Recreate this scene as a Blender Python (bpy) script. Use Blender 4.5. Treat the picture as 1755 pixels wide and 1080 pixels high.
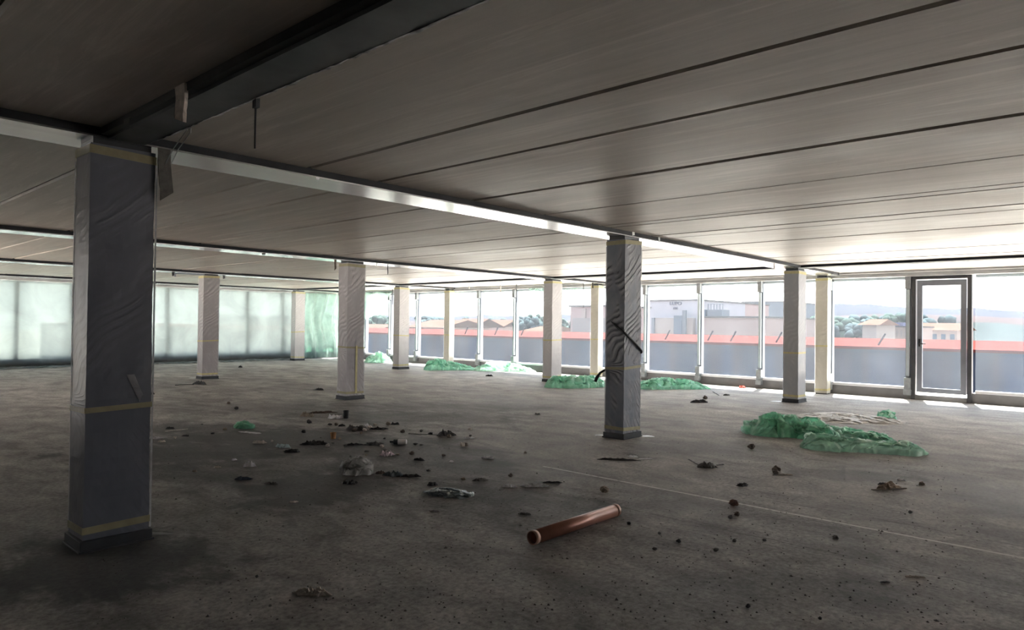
import bpy, bmesh, math, random
from mathutils import Vector, Matrix, noise
scene = bpy.context.scene
for o in list(bpy.data.objects): bpy.data.objects.remove(o)
R = math.radians

# ------------------------------------------------------------------ camera
FPX = 1186.36
CAM = Vector((-1.4789, -5.0603, 1.5131))
FW = Vector((0.741008, 0.671370, 0.0130098)).normalized()
RT = Vector((0.6712557, -0.7411221, 0.0124021)).normalized()
UP = Vector((-0.0179683, 0.0004572, 0.9998385)).normalized()
cd = bpy.data.cameras.new('camera'); cam = bpy.data.objects.new('camera', cd)
scene.collection.objects.link(cam)
cd.sensor_width = 36; cd.lens = 36 * FPX / 1755; cd.clip_start = .05; cd.clip_end = 3000
m = Matrix((RT, UP, -FW)).transposed().to_4x4(); m.translation = CAM
cam.matrix_world = m
scene.camera = cam

# ------------------------------------------------------------------ light
scene.view_settings.view_transform = 'Standard'
scene.view_settings.look = 'None'
scene.view_settings.gamma = 1
scene.view_settings.use_curve_mapping = False
scene.view_settings.exposure = 1.2
w = bpy.data.worlds.new('sky'); scene.world = w; w.use_nodes = True
nt = w.node_tree; nt.nodes.clear()
out = nt.nodes.new('ShaderNodeOutputWorld'); bg = nt.nodes.new('ShaderNodeBackground')
tc = nt.nodes.new('ShaderNodeTexCoord'); sp = nt.nodes.new('ShaderNodeSeparateXYZ')
rp = nt.nodes.new('ShaderNodeValToRGB')
rp.color_ramp.elements[0].position = 0.0; rp.color_ramp.elements[0].color = (1, .97, .95, 1)
rp.color_ramp.elements[1].position = .6; rp.color_ramp.elements[1].color = (.70, .83, 1, 1)
nt.links.new(tc.outputs['Generated'], sp.inputs[0]); nt.links.new(sp.outputs['Z'], rp.inputs[0])
nt.links.new(rp.outputs[0], bg.inputs[0]); bg.inputs[1].default_value = 1.7
nt.links.new(bg.outputs[0], out.inputs[0])
sd = bpy.data.lights.new('sun', 'SUN'); sun = bpy.data.objects.new('sun', sd)
scene.collection.objects.link(sun); sd.energy = 38.0; sd.angle = R(1.0); sd.color = (1, .955, .89)
sun.rotation_euler = Vector((-1.1, -.32, -2.62)).to_track_quat('-Z', 'Y').to_euler()
try:
    scene.cycles.use_denoising = True
    scene.cycles.max_bounces = 10; scene.cycles.diffuse_bounces = 8
    scene.cycles.transparent_max_bounces = 16
except Exception: pass

# ------------------------------------------------------------------ helpers
C = scene.collection
def ray(px, py): return FW * FPX + RT * (px - 877.5) + UP * (540 - py)
def G(px, py, z=0.0):
    d = ray(px, py); return CAM + d * ((z - CAM.z) / d.z)
def AX(px, py, X):
    d = ray(px, py); return CAM + d * ((X - CAM.x) / d.x)
def AY(px, py, Y):
    d = ray(px, py); return CAM + d * ((Y - CAM.y) / d.y)
def mpp(p): return (p - CAM).dot(FW) / FPX      # metres per photo pixel at p

class MB:
    def __init__(s): s.v = []; s.f = []; s.sm = False
    def add(s, vs, fs):
        n = len(s.v); s.v += [Vector(v) for v in vs]; s.f += [tuple(i + n for i in f) for f in fs]
    def box(s, a, b, rot=0, tilt=None, c=None):
        x0, y0, z0 = a; x1, y1, z1 = b
        vs = [Vector(p) for p in ((x0,y0,z0),(x1,y0,z0),(x1,y1,z0),(x0,y1,z0),(x0,y0,z1),(x1,y0,z1),(x1,y1,z1),(x0,y1,z1))]
        if rot or tilt is not None:
            cc = Vector(c) if c else sum(vs, Vector()) / 8
            M = Matrix.Rotation(rot, 3, 'Z')
            if tilt is not None: M = M @ tilt
            vs = [cc + M @ (v - cc) for v in vs]
        s.add(vs, [(0,3,2,1),(4,5,6,7),(0,1,5,4),(1,2,6,5),(2,3,7,6),(3,0,4,7)])
        return s
    def tube(s, pts, r, n=8, cap=True):
        pts = [Vector(p) for p in pts]; rs = r if isinstance(r, (list, tuple)) else [r] * len(pts)
        base = len(s.v); prev = None
        for i, p in enumerate(pts):
            t = (pts[min(i+1, len(pts)-1)] - pts[max(i-1, 0)]).normalized()
            if prev is None:
                a = Vector((0,0,1)) if abs(t.z) < .9 else Vector((1,0,0)); u = t.cross(a).normalized()
            else: u = (prev - t * prev.dot(t)).normalized()
            prev = u; v = t.cross(u)
            for k in range(n):
                an = 2*math.pi*k/n; s.v.append(p + (u*math.cos(an) + v*math.sin(an)) * rs[i])
        for i in range(len(pts)-1):
            for k in range(n):
                a = base+i*n+k; b = base+i*n+(k+1) % n; s.f.append((a, b, b+n, a+n))
        if cap:
            s.f.append(tuple(base+k for k in reversed(range(n)))); e = base+(len(pts)-1)*n
            s.f.append(tuple(e+k for k in range(n)))
        return s
    def build(s, name, mat, parent=None, smooth=False, bevel=0, **props):
        me = bpy.data.meshes.new(name)
        off = parent_loc(parent) if parent else Vector()
        if parent is None:
            xs = [v.x for v in s.v]; ys = [v.y for v in s.v]; zs = [v.z for v in s.v]
            off = Vector(((min(xs)+max(xs))/2, (min(ys)+max(ys))/2, min(zs)))
        me.from_pydata([v - off for v in s.v], [], s.f); me.update()
        bm = bmesh.new(); bm.from_mesh(me); bmesh.ops.recalc_face_normals(bm, faces=bm.faces); bm.to_mesh(me); bm.free()
        me.materials.append(mat)
        if smooth:
            for p in me.polygons: p.use_smooth = True
        o = bpy.data.objects.new(name, me); C.objects.link(o)
        if parent: o.parent = parent
        else: o.location = off
        if bevel:
            b = o.modifiers.new('bevel', 'BEVEL'); b.width = bevel; b.segments = 2
        for k, v in props.items(): o[k] = v
        return o
def parent_loc(o):
    l = Vector(o.location)
    while o.parent: o = o.parent; l += Vector(o.location)
    return l
def tag(o, label=None, cat=None, group=None, kind=None):
    if label: o['label'] = label
    if cat: o['category'] = cat
    if group: o['group'] = group
    if kind: o['kind'] = kind
    return o
def empty(name, loc):
    o = bpy.data.objects.new(name, None); C.objects.link(o); o.location = loc; o.empty_display_size = .1
    return o
def fbm(p, o=4, s=1.0):
    return noise.fractal(Vector(p) * s, .5, 2.0, o, noise_basis='PERLIN_ORIGINAL')

# ------------------------------------------------------------------ materials
class NT:
    def __init__(s, name):
        s.m = bpy.data.materials.new(name); s.m.use_nodes = True; s.t = s.m.node_tree; s.t.nodes.clear()
        s.out = s.n('ShaderNodeOutputMaterial')
    def n(s, k, **kw):
        x = s.t.nodes.new(k)
        for a, b in kw.items(): setattr(x, a, b)
        return x
    def l(s, a, b): s.t.links.new(a, b)
    def noise(s, co, scale, detail=4, rough=.55, dist=0):
        x = s.n('ShaderNodeTexNoise'); x.inputs['Scale'].default_value = scale; x.inputs['Detail'].default_value = detail
        x.inputs['Roughness'].default_value = rough; x.inputs['Distortion'].default_value = dist
        s.l(co, x.inputs['Vector']); return x.outputs['Fac']
    def map(s, co, scale=(1,1,1), rot=(0,0,0)):
        x = s.n('ShaderNodeMapping'); x.inputs['Scale'].default_value = scale; x.inputs['Rotation'].default_value = rot
        s.l(co, x.inputs['Vector']); return x.outputs[0]
    def ramp(s, fac, stops):
        x = s.n('ShaderNodeValToRGB'); cr = x.color_ramp
        while len(cr.elements) < len(stops): cr.elements.new(.5)
        for e, (p, c) in zip(cr.elements, stops):
            e.position = p; e.color = (c, c, c, 1) if isinstance(c, (int, float)) else (*c, 1)
        s.l(fac, x.inputs[0]); return x.outputs[0]
    def math(s, op, a, b=None, c=None, clamp=False):
        x = s.n('ShaderNodeMath', operation=op, use_clamp=clamp)
        for i, v in enumerate((a, b, c)):
            if v is None: continue
            if isinstance(v, (int, float)): x.inputs[i].default_value = v
            else: s.l(v, x.inputs[i])
        return x.outputs[0]
    def mix(s, fac, a, b, mode='MIX'):
        x = s.n('ShaderNodeMix', data_type='RGBA', blend_type=mode)
        for i, v in ((0, fac), (6, a), (7, b)):
            if isinstance(v, (int, float)): x.inputs[i].default_value = v
            elif isinstance(v, tuple): x.inputs[i].default_value = (*v, 1)
            else: s.l(v, x.inputs[i])
        return x.outputs[2]
    def pbr(s, col, rough=.7, metal=0, bump=None, bs=.3, bd=.01, spec=.5, **kw):
        p = s.n('ShaderNodeBsdfPrincipled')
        for k, v in (('Base Color', col), ('Roughness', rough), ('Metallic', metal), ('Specular IOR Level', spec)):
            if isinstance(v, (int, float)): p.inputs[k].default_value = v
            elif isinstance(v, tuple): p.inputs[k].default_value = (*v, 1)
            else: s.l(v, p.inputs[k])
        for k, v in kw.items(): p.inputs[k.replace('_', ' ')].default_value = v
        if bump is not None:
            b = s.n('ShaderNodeBump'); b.inputs['Strength'].default_value = bs; b.inputs['Distance'].default_value = bd
            s.l(bump, b.inputs['Height']); s.l(b.outputs[0], p.inputs['Normal'])
        s.l(p.outputs[0], s.out.inputs[0]); s.p = p; return p
    def pos(s): return s.n('ShaderNodeNewGeometry').outputs['Position']
    def obj(s): return s.n('ShaderNodeTexCoord').outputs['Object']

_mc = {}
def plain(name, col, rough=.6, metal=0, var=.25, scale=8, bs=.15, **kw):
    if name in _mc: return _mc[name]
    t = NT(name); co = t.obj(); f = t.noise(co, scale, 5)
    lo = tuple(c*(1-var) for c in col); hi = tuple(min(1, c*(1+var)) for c in col)
    t.pbr(t.ramp(f, [(.3, lo), (.7, hi)]), rough, metal, bump=f, bs=bs, **kw)
    _mc[name] = t.m; return t.m

def mat_floor():
    t = NT('worn concrete floor'); p = t.pos()
    big = t.noise(t.map(p, (1, .55, 1)), .55, 6, .6, .4)
    med = t.noise(t.map(p, (1.0, .6, 1)), 2.6, 8, .65, .5)
    fine = t.noise(p, 28, 6, .7)
    col = t.ramp(big, [(.30, (.190, .178, .170)), (.5, (.305, .288, .277)), (.68, (.43, .41, .395))])
    col = t.mix(.65, col, t.ramp(med, [(.32, .14), (.5, .48), (.66, .78)]), 'OVERLAY')
    col = t.mix(.45, col, t.ramp(fine, [(.34, .06), (.5, .5), (.66, .90)]), 'OVERLAY')
    wob = t.math('SUBTRACT', t.noise(p, 1.7, 6, .65), .5)
    wob2 = t.math('SUBTRACT', t.noise(t.map(p, (1, .5, 1)), 6, 4), .5)
    sep = t.n('ShaderNodeSeparateXYZ'); t.l(p, sep.inputs[0])
    # oil and soot stains with a shape of their own: (centre x, y, radius x, y, rotation, strength)
    acc = None
    for (px, py, rx, ry, st) in STAINS:
        c = G(px, py)
        v = t.n('ShaderNodeVectorMath', operation='SUBTRACT'); t.l(p, v.inputs[0]); v.inputs[1].default_value = c
        rot = t.n('ShaderNodeVectorRotate', rotation_type='Z_AXIS'); t.l(v.outputs[0], rot.inputs['Vector']); rot.inputs['Angle'].default_value = R(48)
        mp = t.map(rot.outputs[0], (1/(rx*1.35), 1/(ry*2.2), 0))
        ln = t.n('ShaderNodeVectorMath', operation='LENGTH'); t.l(mp, ln.inputs[0])
        d = t.math('ADD', ln.outputs['Value'], t.math('MULTIPLY', wob, 1.9))
        d = t.math('ADD', d, t.math('MULTIPLY', wob2, 1.5))
        mr = t.n('ShaderNodeMapRange', interpolation_type='SMOOTHSTEP'); t.l(d, mr.inputs[0])
        mr.inputs[1].default_value = .6; mr.inputs[2].default_value = 1.35; mr.inputs[3].default_value = min(.82, st*1.05); mr.inputs[4].default_value = 0
        acc = mr.outputs[0] if acc is None else t.math('MAXIMUM', acc, mr.outputs[0])
    col = t.mix(acc, col, (.040, .042, .047))
    # pale plaster smears
    sm = t.ramp(t.noise(t.map(p, (1.4, .5, 1)), 1.3, 9, .7, 1.2), [(.60, 0), (.78, .35)])
    col = t.mix(sm, col, (.46, .44, .42))
    # chalk line snapped across the floor, broken up by wear
    dx = t.math('ABSOLUTE', t.math('SUBTRACT', t.math('ADD', sep.outputs[0], t.math('MULTIPLY', wob, .02)), 4.243))
    line = t.math('LESS_THAN', dx, .017)
    brk = t.ramp(t.noise(p, 11, 4, .7), [(.33, .05), (.46, .85)])
    endm = t.math('LESS_THAN', sep.outputs[1], -.35)
    line = t.math('MULTIPLY', t.math('MULTIPLY', line, brk), endm)
    col = t.mix(line, col, (.80, .78, .75))
    # hairline cracks
    for cx, y0, y1 in ((3.44, -1.6, -9), (4.56, -2.7, -9), (8.1, -.5, 3.5)):
        dc = t.math('ABSOLUTE', t.math('SUBTRACT', t.math('ADD', sep.outputs[0], t.math('MULTIPLY', wob, .16)), cx))
        k = t.math('MULTIPLY', t.math('LESS_THAN', dc, .006), t.math('LESS_THAN', sep.outputs[1], y0 if y1 < y0 else y1))
        col = t.mix(t.math('MULTIPLY', k, .6), col, (.035, .033, .031))
    h = t.math('ADD', t.math('MULTIPLY', med, .6), t.math('MULTIPLY', fine, .4))
    rg = t.ramp(big, [(.3, .58), (.7, .80)])
    t.pbr(col, rg, 0, bump=h, bs=.45, bd=.02, spec=.45)
    return t.m

def mat_slab():
    t = NT('hollow core slab soffit'); p = t.pos()
    st = t.noise(t.map(p, (5, .35, 1)), 1.2, 8, .65, .3)
    fi = t.noise(t.map(p, (30, 3, 1)), 1, 5, .7)
    bl = t.noise(t.map(p, (.8, .45, 1)), .9, 6, .6, .6)
    g = t.n('ShaderNodeNewGeometry')
    col = t.ramp(st, [(.30, (.365, .322, .287)), (.5, (.42, .376, .338)), (.70, (.475, .430, .39))])
    col = t.mix(.5, col, t.ramp(bl, [(.3, .34), (.5, .5), (.7, .66)]), 'OVERLAY')
    col = t.mix(.25, col, t.ramp(fi, [(.3, .42), (.7, .58)]), 'OVERLAY')
    v = t.ramp(g.outputs['Random Per Island'], [(0, (.82, .78, .745)), (.5, (.94, .92, .91)), (1, (1.0, 1.0, .98))])
    col = t.mix(1, col, v, 'MULTIPLY')
    # bands of lime bloom left by the casting bed
    mk = t.ramp(t.noise(t.map(p, (3.2, .22, 1)), 2.2, 9, .75, .8), [(.52, 0), (.68, .5)])
    col = t.mix(mk, col, (.66, .60, .54))
    t.pbr(col, t.ramp(bl, [(.3, .42), (.7, .60)]), 0, bump=fi, bs=.12, bd=.004, spec=.5)
    return t.m

def mat_wrap(name, col, col2, rough=.32, f=13, bs=.9, amt=1.0, light=(.50, .49, .50)):
    """thin film pulled tight: diagonal creases that change direction below the middle tape"""
    t = NT(name); co = t.obj(); sep = t.n('ShaderNodeSeparateXYZ'); t.l(co, sep.inputs[0])
    k = t.ramp(t.math('MULTIPLY', sep.outputs[2], .3333), [(.29, 0), (.34, 1)])
    kk = t.math('SUBTRACT', t.math('MULTIPLY', k, 2.0), 1.15)
    hx = t.math('ADD', sep.outputs[0], t.math('MULTIPLY', sep.outputs[1], -.8))
    warp = t.noise(t.map(co, (1.1, 1.1, .8)), 1.3, 2); fine = t.noise(t.map(co, (8, 8, 3)), 1.6, 4, .6)
    c = t.math('SUBTRACT', sep.outputs[2], t.math('MULTIPLY', hx, kk))
    c = t.math('ADD', t.math('MULTIPLY', c, f), t.math('ADD', t.math('MULTIPLY', warp, 6.5), t.math('MULTIPLY', fine, .5)))
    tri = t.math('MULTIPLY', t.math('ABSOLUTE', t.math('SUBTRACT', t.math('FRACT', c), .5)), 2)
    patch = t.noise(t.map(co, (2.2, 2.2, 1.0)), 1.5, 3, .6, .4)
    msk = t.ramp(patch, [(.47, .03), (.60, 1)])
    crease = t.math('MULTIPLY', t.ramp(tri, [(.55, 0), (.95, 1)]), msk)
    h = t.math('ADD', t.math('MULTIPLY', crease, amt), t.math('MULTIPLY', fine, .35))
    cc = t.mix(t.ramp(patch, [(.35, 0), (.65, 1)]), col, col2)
    cc = t.mix(t.math('MULTIPLY', t.math('MULTIPLY', t.ramp(tri, [(.0, 1), (.40, 0)]), msk), .55*amt), cc, tuple(min(1, x*1.7) for x in col2))  # highlight beside each crease put into the colour
    cc = t.mix(t.math('MULTIPLY', crease, .45*amt), cc, tuple(x*.35 for x in col))  # shade in the creases put into the colour
    t.pbr(cc, rough, 0, bump=h, bs=bs, bd=.018, spec=.5)
    return t.m

def mat_metal(name, col, rough, bs=.08, streak=(1, 14, 14)):
    t = NT(name); co = t.pos()
    f = t.noise(t.map(co, streak), 1.0, 4, .5); g = t.noise(co, 3.0, 5)
    c = t.mix(.35, col, t.ramp(g, [(.3, .30), (.7, .70)]), 'OVERLAY')
    rr = t.math('ADD', t.math('MULTIPLY', f, .18), rough - .09)
    t.pbr(c, rr, 1.0, bump=f, bs=bs, bd=.004)
    return t.m

def mat_glass():
    t = NT('dusty hazy window glass')
    tr = t.n('ShaderNodeBsdfTransparent'); tr.inputs[0].default_value = (.93, .95, .95, 1)
    gl = t.n('ShaderNodeBsdfGlossy'); gl.inputs['Roughness'].default_value = .02
    lw = t.n('ShaderNodeLayerWeight'); lw.inputs[0].default_value = .10
    m1 = t.n('ShaderNodeMixShader'); t.l(t.math('MULTIPLY', lw.outputs['Fresnel'], .7), m1.inputs[0]); t.l(tr.outputs[0], m1.inputs[1]); t.l(gl.outputs[0], m1.inputs[2])
    du = t.n('ShaderNodeBsdfTranslucent'); du.inputs[0].default_value = (.78, .88, 1, 1)  # milky layer puts haze and glare into the panes along with dust
    p = t.pos()
    d = t.ramp(t.noise(p, 1.6, 6, .65), [(.3, .009), (.7, .015)])
    m2 = t.n('ShaderNodeMixShader'); t.l(d, m2.inputs[0]); t.l(m1.outputs[0], m2.inputs[1]); t.l(du.outputs[0], m2.inputs[2])
    t.l(m2.outputs[0], t.out.inputs[0]); return t.m

def mat_film(name, col, trans=.35, transl=.6, rough=.18, bscale=6, bs=.8, tcol=None):
    t = NT(name); co = t.pos()
    n1 = t.noise(co, bscale, 5, .6, 1.4); n2 = t.noise(co, bscale*3.3, 4, .6, .8)
    h = t.math('ADD', t.math('MULTIPLY', t.math('ABSOLUTE', t.math('SUBTRACT', n1, .5)), 2), t.math('MULTIPLY', n2, .35))
    b = t.n('ShaderNodeBump'); b.inputs['Strength'].default_value = bs; b.inputs['Distance'].default_value = .03; t.l(h, b.inputs['Height'])
    c = t.mix(t.ramp(n1, [(.35, 0), (.65, 1)]), tuple(x*.72 for x in col), col)
    tr = t.n('ShaderNodeBsdfTransparent'); tr.inputs[0].default_value = (*(tcol or col), 1)
    di = t.n('ShaderNodeBsdfDiffuse'); t.l(c, di.inputs[0]); t.l(b.outputs[0], di.inputs['Normal'])
    tl = t.n('ShaderNodeBsdfTranslucent'); t.l(c, tl.inputs[0]); t.l(b.outputs[0], tl.inputs['Normal'])
    gl = t.n('ShaderNodeBsdfGlossy'); gl.inputs['Roughness'].default_value = rough; t.l(b.outputs[0], gl.inputs['Normal'])
    def mx(f, a, c):
        x = t.n('ShaderNodeMixShader')
        if isinstance(f, (int, float)): x.inputs[0].default_value = f
        else: t.l(f, x.inputs[0])
        t.l(a.outputs[0], x.inputs[1]); t.l(c.outputs[0], x.inputs[2]); return x
    a = mx(transl, di, tl); a = mx(trans, a, tr)
    fr = t.n('ShaderNodeLayerWeight'); t.l(b.outputs[0], fr.inputs['Normal'])
    a = mx(t.math('ADD', t.math('MULTIPLY', t.math('POWER', fr.outputs['Facing'], 4), .5), .05), a, gl); t.l(a.outputs[0], t.out.inputs[0]); return t.m

# dark stains on the floor: photo position of the centre, radii in metres (across, away), strength
STAINS = [(470, 800, 1.1, .45, .5), (330, 775, .9, .45, .72), (545, 835, .50, .40, .70), (640, 772, 1.0, .45, .58),
          (470, 752, 1.2, .40, .72), (760, 800, .7, .40, .55), (190, 960, .55, .30, .75), (700, 715, 1.7, .35, .5),
          (820, 850, .55, .40, .5), (600, 800, .45, .3, .5), (330, 735, .9, .25, .55), (1450, 815, .55, .12, .45), (780, 698, 1.8, .30, .45),
          (1190, 770, .7, .25, .32), (1340, 1010, .5, .15, .32), (420, 700, 1.4, .4, .28), (980, 880, .6, .25, .30)]
M_floor = mat_floor(); M_slab = mat_slab()
M_wrapD = mat_wrap('dark grey film wrap', (.125, .135, .17), (.155, .165, .20), .38, 12, .22, .35)  # darkened film: shade on the nearest column is put into its colour
M_wrapS = mat_wrap('slate grey film wrap', (.145, .165, .21), (.27, .275, .30), .42, 10, .9, 1.0)  # darkened likewise, shade of the strapped column in the colour
M_wrapN = mat_wrap('steel grey film wrap', (.36, .375, .41), (.42, .43, .45), .42, 9, .5, .25)  # lightened film: brightness near the windows is put into the colour
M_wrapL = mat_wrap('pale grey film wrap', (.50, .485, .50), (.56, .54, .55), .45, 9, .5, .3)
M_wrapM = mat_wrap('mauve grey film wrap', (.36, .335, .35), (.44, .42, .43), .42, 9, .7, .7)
M_wrapY = mat_wrap('straw film wrap', (.50, .485, .42), (.58, .56, .50), .5, 8, .3, .2)
M_galv = mat_metal('galvanised beam face', (.78, .80, .82), .19, .08)
M_dsteel = plain('dark primed steel', (.030, .033, .040), .5, .0, .3, 5)
M_beamside = plain('beam side steel', (.014, .016, .022), .7, 0, .3, 4)  # near black, so the shade along the beam sides sits in the colour
M_conc = plain('bare concrete wall', (.11, .105, .10), .85, 0, .3, 2)
M_kerb = plain('grey painted kerb', (.165, .165, .168), .7, 0, .2, 3)
M_alu = plain('light aluminium', (.50, .58, .62), .4, .3, .08, 3)
M_alud = plain('grey aluminium', (.26, .28, .32), .4, .4, .12, 3)
M_brk = plain('steel bracket', (.27, .29, .30), .5, .3, .2, 10)
M_sill = plain('bright sill rail', (.72, .72, .74), .3, .4, .06, 3)
M_head = plain('head beam paint', (.45, .45, .45), .7, 0, .2, 2)
M_doorf = plain('dark door frame', (.075, .078, .085), .45, .3, .15, 4)
M_black = plain('black plastic', (.012, .013, .015), .45, 0, .3, 10)
M_tape = plain('yellow masking tape', (.55, .50, .26), .55, 0, .15, 12)
M_tapeD = plain('tan packing tape', (.33, .30, .18), .45, 0, .15, 12)
M_glass = mat_glass()
M_filmW = mat_film('pale green sheeting', (.130, .152, .150), .10, .85, .5, .8, .12, (.72, .86, .81))
M_drape = mat_film('thin green film', (.30, .42, .37), .30, .8, .4, 2, .3, (.7, .95, .86))
M_filmG = mat_film('green polythene', (.52, .95, .74), .30, .66, .28, 9, .18, (.72, .96, .84))
M_filmGL = mat_film('light green polythene', (.70, 1.0, .84), .32, .66, .3, 8, .15, (.82, .98, .90))
M_filmC = mat_film('clear polythene', (.97, .96, .95), .10, .45, .2, 9, .25, (.9, .9, .9))
M_filmE = mat_film('film edge', (.75, .75, .78), .25, .7, .3, 9, .3, (.9, .9, .9))

# ------------------------------------------------------------------ setting
LB = 6.33; HZ = 2.70; CZ = 2.765
X0, X1, Y0, Y1 = -3.7, 15.40, -12.4, 20.0
b = MB(); b.box((X0-.3, Y0-.3, -.35), (X1+.45, Y1+.45, 0)); tag(b.build('floor', M_floor), 'worn dusty grey concrete floor slab with dark stains', 'floor', kind='structure')
# ceiling: precast planks with chamfered joints, one mesh
joints = [-3.7, -2.0, -.82, .36, 1.58, 2.28, 3.45, 4.60, 5.75, 5.95, 6.95, 7.32, 8.50, 9.70, 10.9, 12.1, 12.62, 13.8, 14.9, 15.45]
b = MB(); rnd = random.Random(4)
for j in range(-3, 4):
    ya = max(Y0 - .1, LB*j + .36); yb = min(Y1 + .2, LB*(j+1) - .0)
    if yb <= ya: continue
    for a, c in zip(joints[:-1], joints[1:]):
        g = .009; dz = rnd.uniform(-.004, .004); z = CZ + dz; ch = .016 if c - a > .25 else .006
        pr = [(a+g, z+ch), (a+g+ch, z), (c-g-ch, z), (c-g, z+ch), (c-g, z+.12), (a+g, z+.12)]
        vs = [(x, ya, zz) for x, zz in pr] + [(x, yb, zz) for x, zz in pr]
        b.add(vs, [(0,1,2,3,4,5), (11,10,9,8,7,6)] + [(i, i+6, (i+1) % 6+6, (i+1) % 6) for i in range(6)])
o = b.build('ceiling', M_slab); tag(o, 'precast concrete plank soffit with dark joints', 'ceiling', kind='structure')
b = MB(); b.box((X0-.3, Y0-.3, CZ+.10), (X1+.16, Y1+.45, CZ+.45)); tag(b.build('ceiling', M_beamside), 'dark slab topping above the ceiling planks', 'ceiling', kind='structure')
b = MB(); b.box((X0-.3, Y0-.3, 0), (X0, 8.3, CZ+.1)); b.box((X0-.3, 8.3, 0), (X0, Y1+.3, .08)); b.box((X0-.3, 8.3, 2.70), (X0, Y1+.3, CZ+.1)); b.box((X0-.3, 19.6, .08), (X0, Y1+.3, 2.62))  # unseen openings added here to let light reach the far bays
for y in (10.3, 12.0, 14.5, 17.0): b.box((X0-.25, y-.06, .3), (X0-.05, y+.06, 2.62))
tag(b.build('wall_back', M_conc), 'bare concrete wall behind the viewer, with unseen openings added for light further along', 'wall', kind='structure')
b = MB(); b.box((X0, Y0-.3, 0), (8.6, Y0, CZ+.1)); b.box((8.6, Y0-.3, 0), (X1+.15, Y0, .1)); b.box((8.6, Y0-.3, 2.62), (X1+.15, Y0, CZ+.1))  # unseen openings added to light the near faces of the columns
for x in (10.5, 12.5, 15.1): b.box((x-.06, Y0-.25, .3), (x+.06, Y0-.05, 2.62))
tag(b.build('wall_near', M_conc), 'bare concrete end wall on the near side, with unseen openings added for light toward the windows', 'wall', kind='structure')
# kerbs under the glazing
b = MB(); b.box((X1, Y0, 0), (X1+.3, -2.52, .205)); b.box((X1, -1.42, 0), (X1+.3, Y1+.3, .205))
tag(b.build('baseboard_right', M_kerb), 'grey kerb under the window wall', 'kerb', kind='structure')
b = MB(); b.box((X0, Y1+.06, 0), (X1, Y1+.36, .205)); tag(b.build('baseboard_far', M_kerb), 'grey kerb under the sheeted far windows', 'kerb', kind='structure')
# head beams over the glazing
b = MB(); b.box((X1-.18, Y0, 2.645), (X1+.14, Y1+.3, CZ+.1)); b.box((X1-.30, Y0, 2.725), (X1-.18, Y1, CZ+.1))
tag(b.build('trim_1', M_head), 'grey head beam over the window wall', 'beam', kind='structure')
b = MB(); b.box((X0, Y1-.08, 2.645), (X1, Y1+.4, CZ+.1)); tag(b.build('trim_2', M_head), 'grey head beam over the far windows', 'beam', kind='structure')

def window_x(i, ya, yb, label):
    """one bay of the window wall, its mullion on the ya side"""
    e = empty('window_%d' % i, (X1, ya, 0)); tag(e, label, 'window', kind='structure')
    b = MB(); b.box((X1+.06, ya+.05, .26), (X1+.072, yb-.05, 2.60)); b.build('pane', M_glass, e)
    b = MB(); b.box((X1+.0, ya-.055, .205), (X1+.13, ya+.055, 2.645)); mu = b.build('mullion', M_alud, e)
    b = MB(); b.box((X1-.07, ya-.028, .50), (X1-.002, ya+.028, 2.36)); b.build('cover_strip', M_alu, e)
    b = MB(); b.box((X1-.10, ya-.05, 2.38), (X1-.002, ya+.05, 2.645)); b.build('top_bracket', M_brk, e, bevel=.004)
    b = MB(); b.box((X1-.12, ya-.06, .205), (X1-.002, ya+.06, .46)); b.box((X1-.13, ya-.07, .09), (X1-.005, ya+.07, .205)); b.build('foot_bracket', M_brk, e, bevel=.004)
    b = MB(); b.box((X1-.02, ya+.06, .206), (X1+.13, yb-.06, .262)); b.build('sill_rail', M_sill, e, bevel=.004)
    b = MB(); b.box((X1+.02, ya+.055, 2.585), (X1+.12, yb-.055, 2.644)); b.build('head_rail', M_alu, e, bevel=.004)
    return e
wi = 1
ys = [.26 + 1.64*k for k in range(12)]
names = ['beside the straw-wrapped edge post', 'second bay past the nearest edge post', 'third bay past the nearest edge post', 'bay before the second edge post',
         'bay at the second edge post with a torn green corner', 'bay just past the second edge post', 'sixth bay along the window wall', 'seventh bay along the window wall',
         'bay beside the third edge post', 'bay beyond the third edge post', 'bay with green sheet hanging over it', 'bay next to the far corner']
for k, y in enumerate(ys):
    yb = ys[k+1] if k < 11 else 19.94
    window_x(wi, y, yb, 'tall fixed window, ' + names[k]); wi += 1
window_x(wi, -1.36, .26, 'tall fixed window beside the glass door'); wi += 1
yy = -2.52; k = 0
while yy > Y0 + 1.7:
    window_x(wi, yy-1.64, yy, 'tall fixed window beyond the glass door, bay %s' % ['one', 'two', 'three', 'four', 'five', 'six', 'seven', 'eight'][k]); wi += 1; yy -= 1.64; k += 1
# far wall glazing behind the sheet
def window_y(i, xa, xb, label):
    e = empty('window_%d' % i, (xa, Y1, 0)); tag(e, label, 'window', kind='structure'); Y = Y1 + .1
    b = MB(); b.box((xa+.05, Y+.06, .26), (xb-.05, Y+.072, 2.60)); b.build('pane', M_glass, e)
    b = MB(); b.box((xa-.055, Y-.0, .205), (xa+.055, Y+.13, 2.645)); b.build('mullion', M_alud, e)
    b = MB(); b.box((xa+.06, Y+.0, .206), (xb-.06, Y+.13, .262)); b.build('sill_rail', M_sill, e)
    b = MB(); b.box((xa+.055, Y+.02, 2.585), (xb-.055, Y+.12, 2.644)); b.build('head_rail', M_alu, e)
xx = 14.2; k = 0; xs = [15.38]
while xx > X0: xs.append(xx); xx -= 1.46
onum = ['corner', 'first', 'second', 'third', 'fourth', 'fifth', 'sixth', 'seventh', 'eighth', 'ninth', 'tenth', 'eleventh', 'twelfth', 'thirteenth', 'fourteenth', 'fifteenth']
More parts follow.
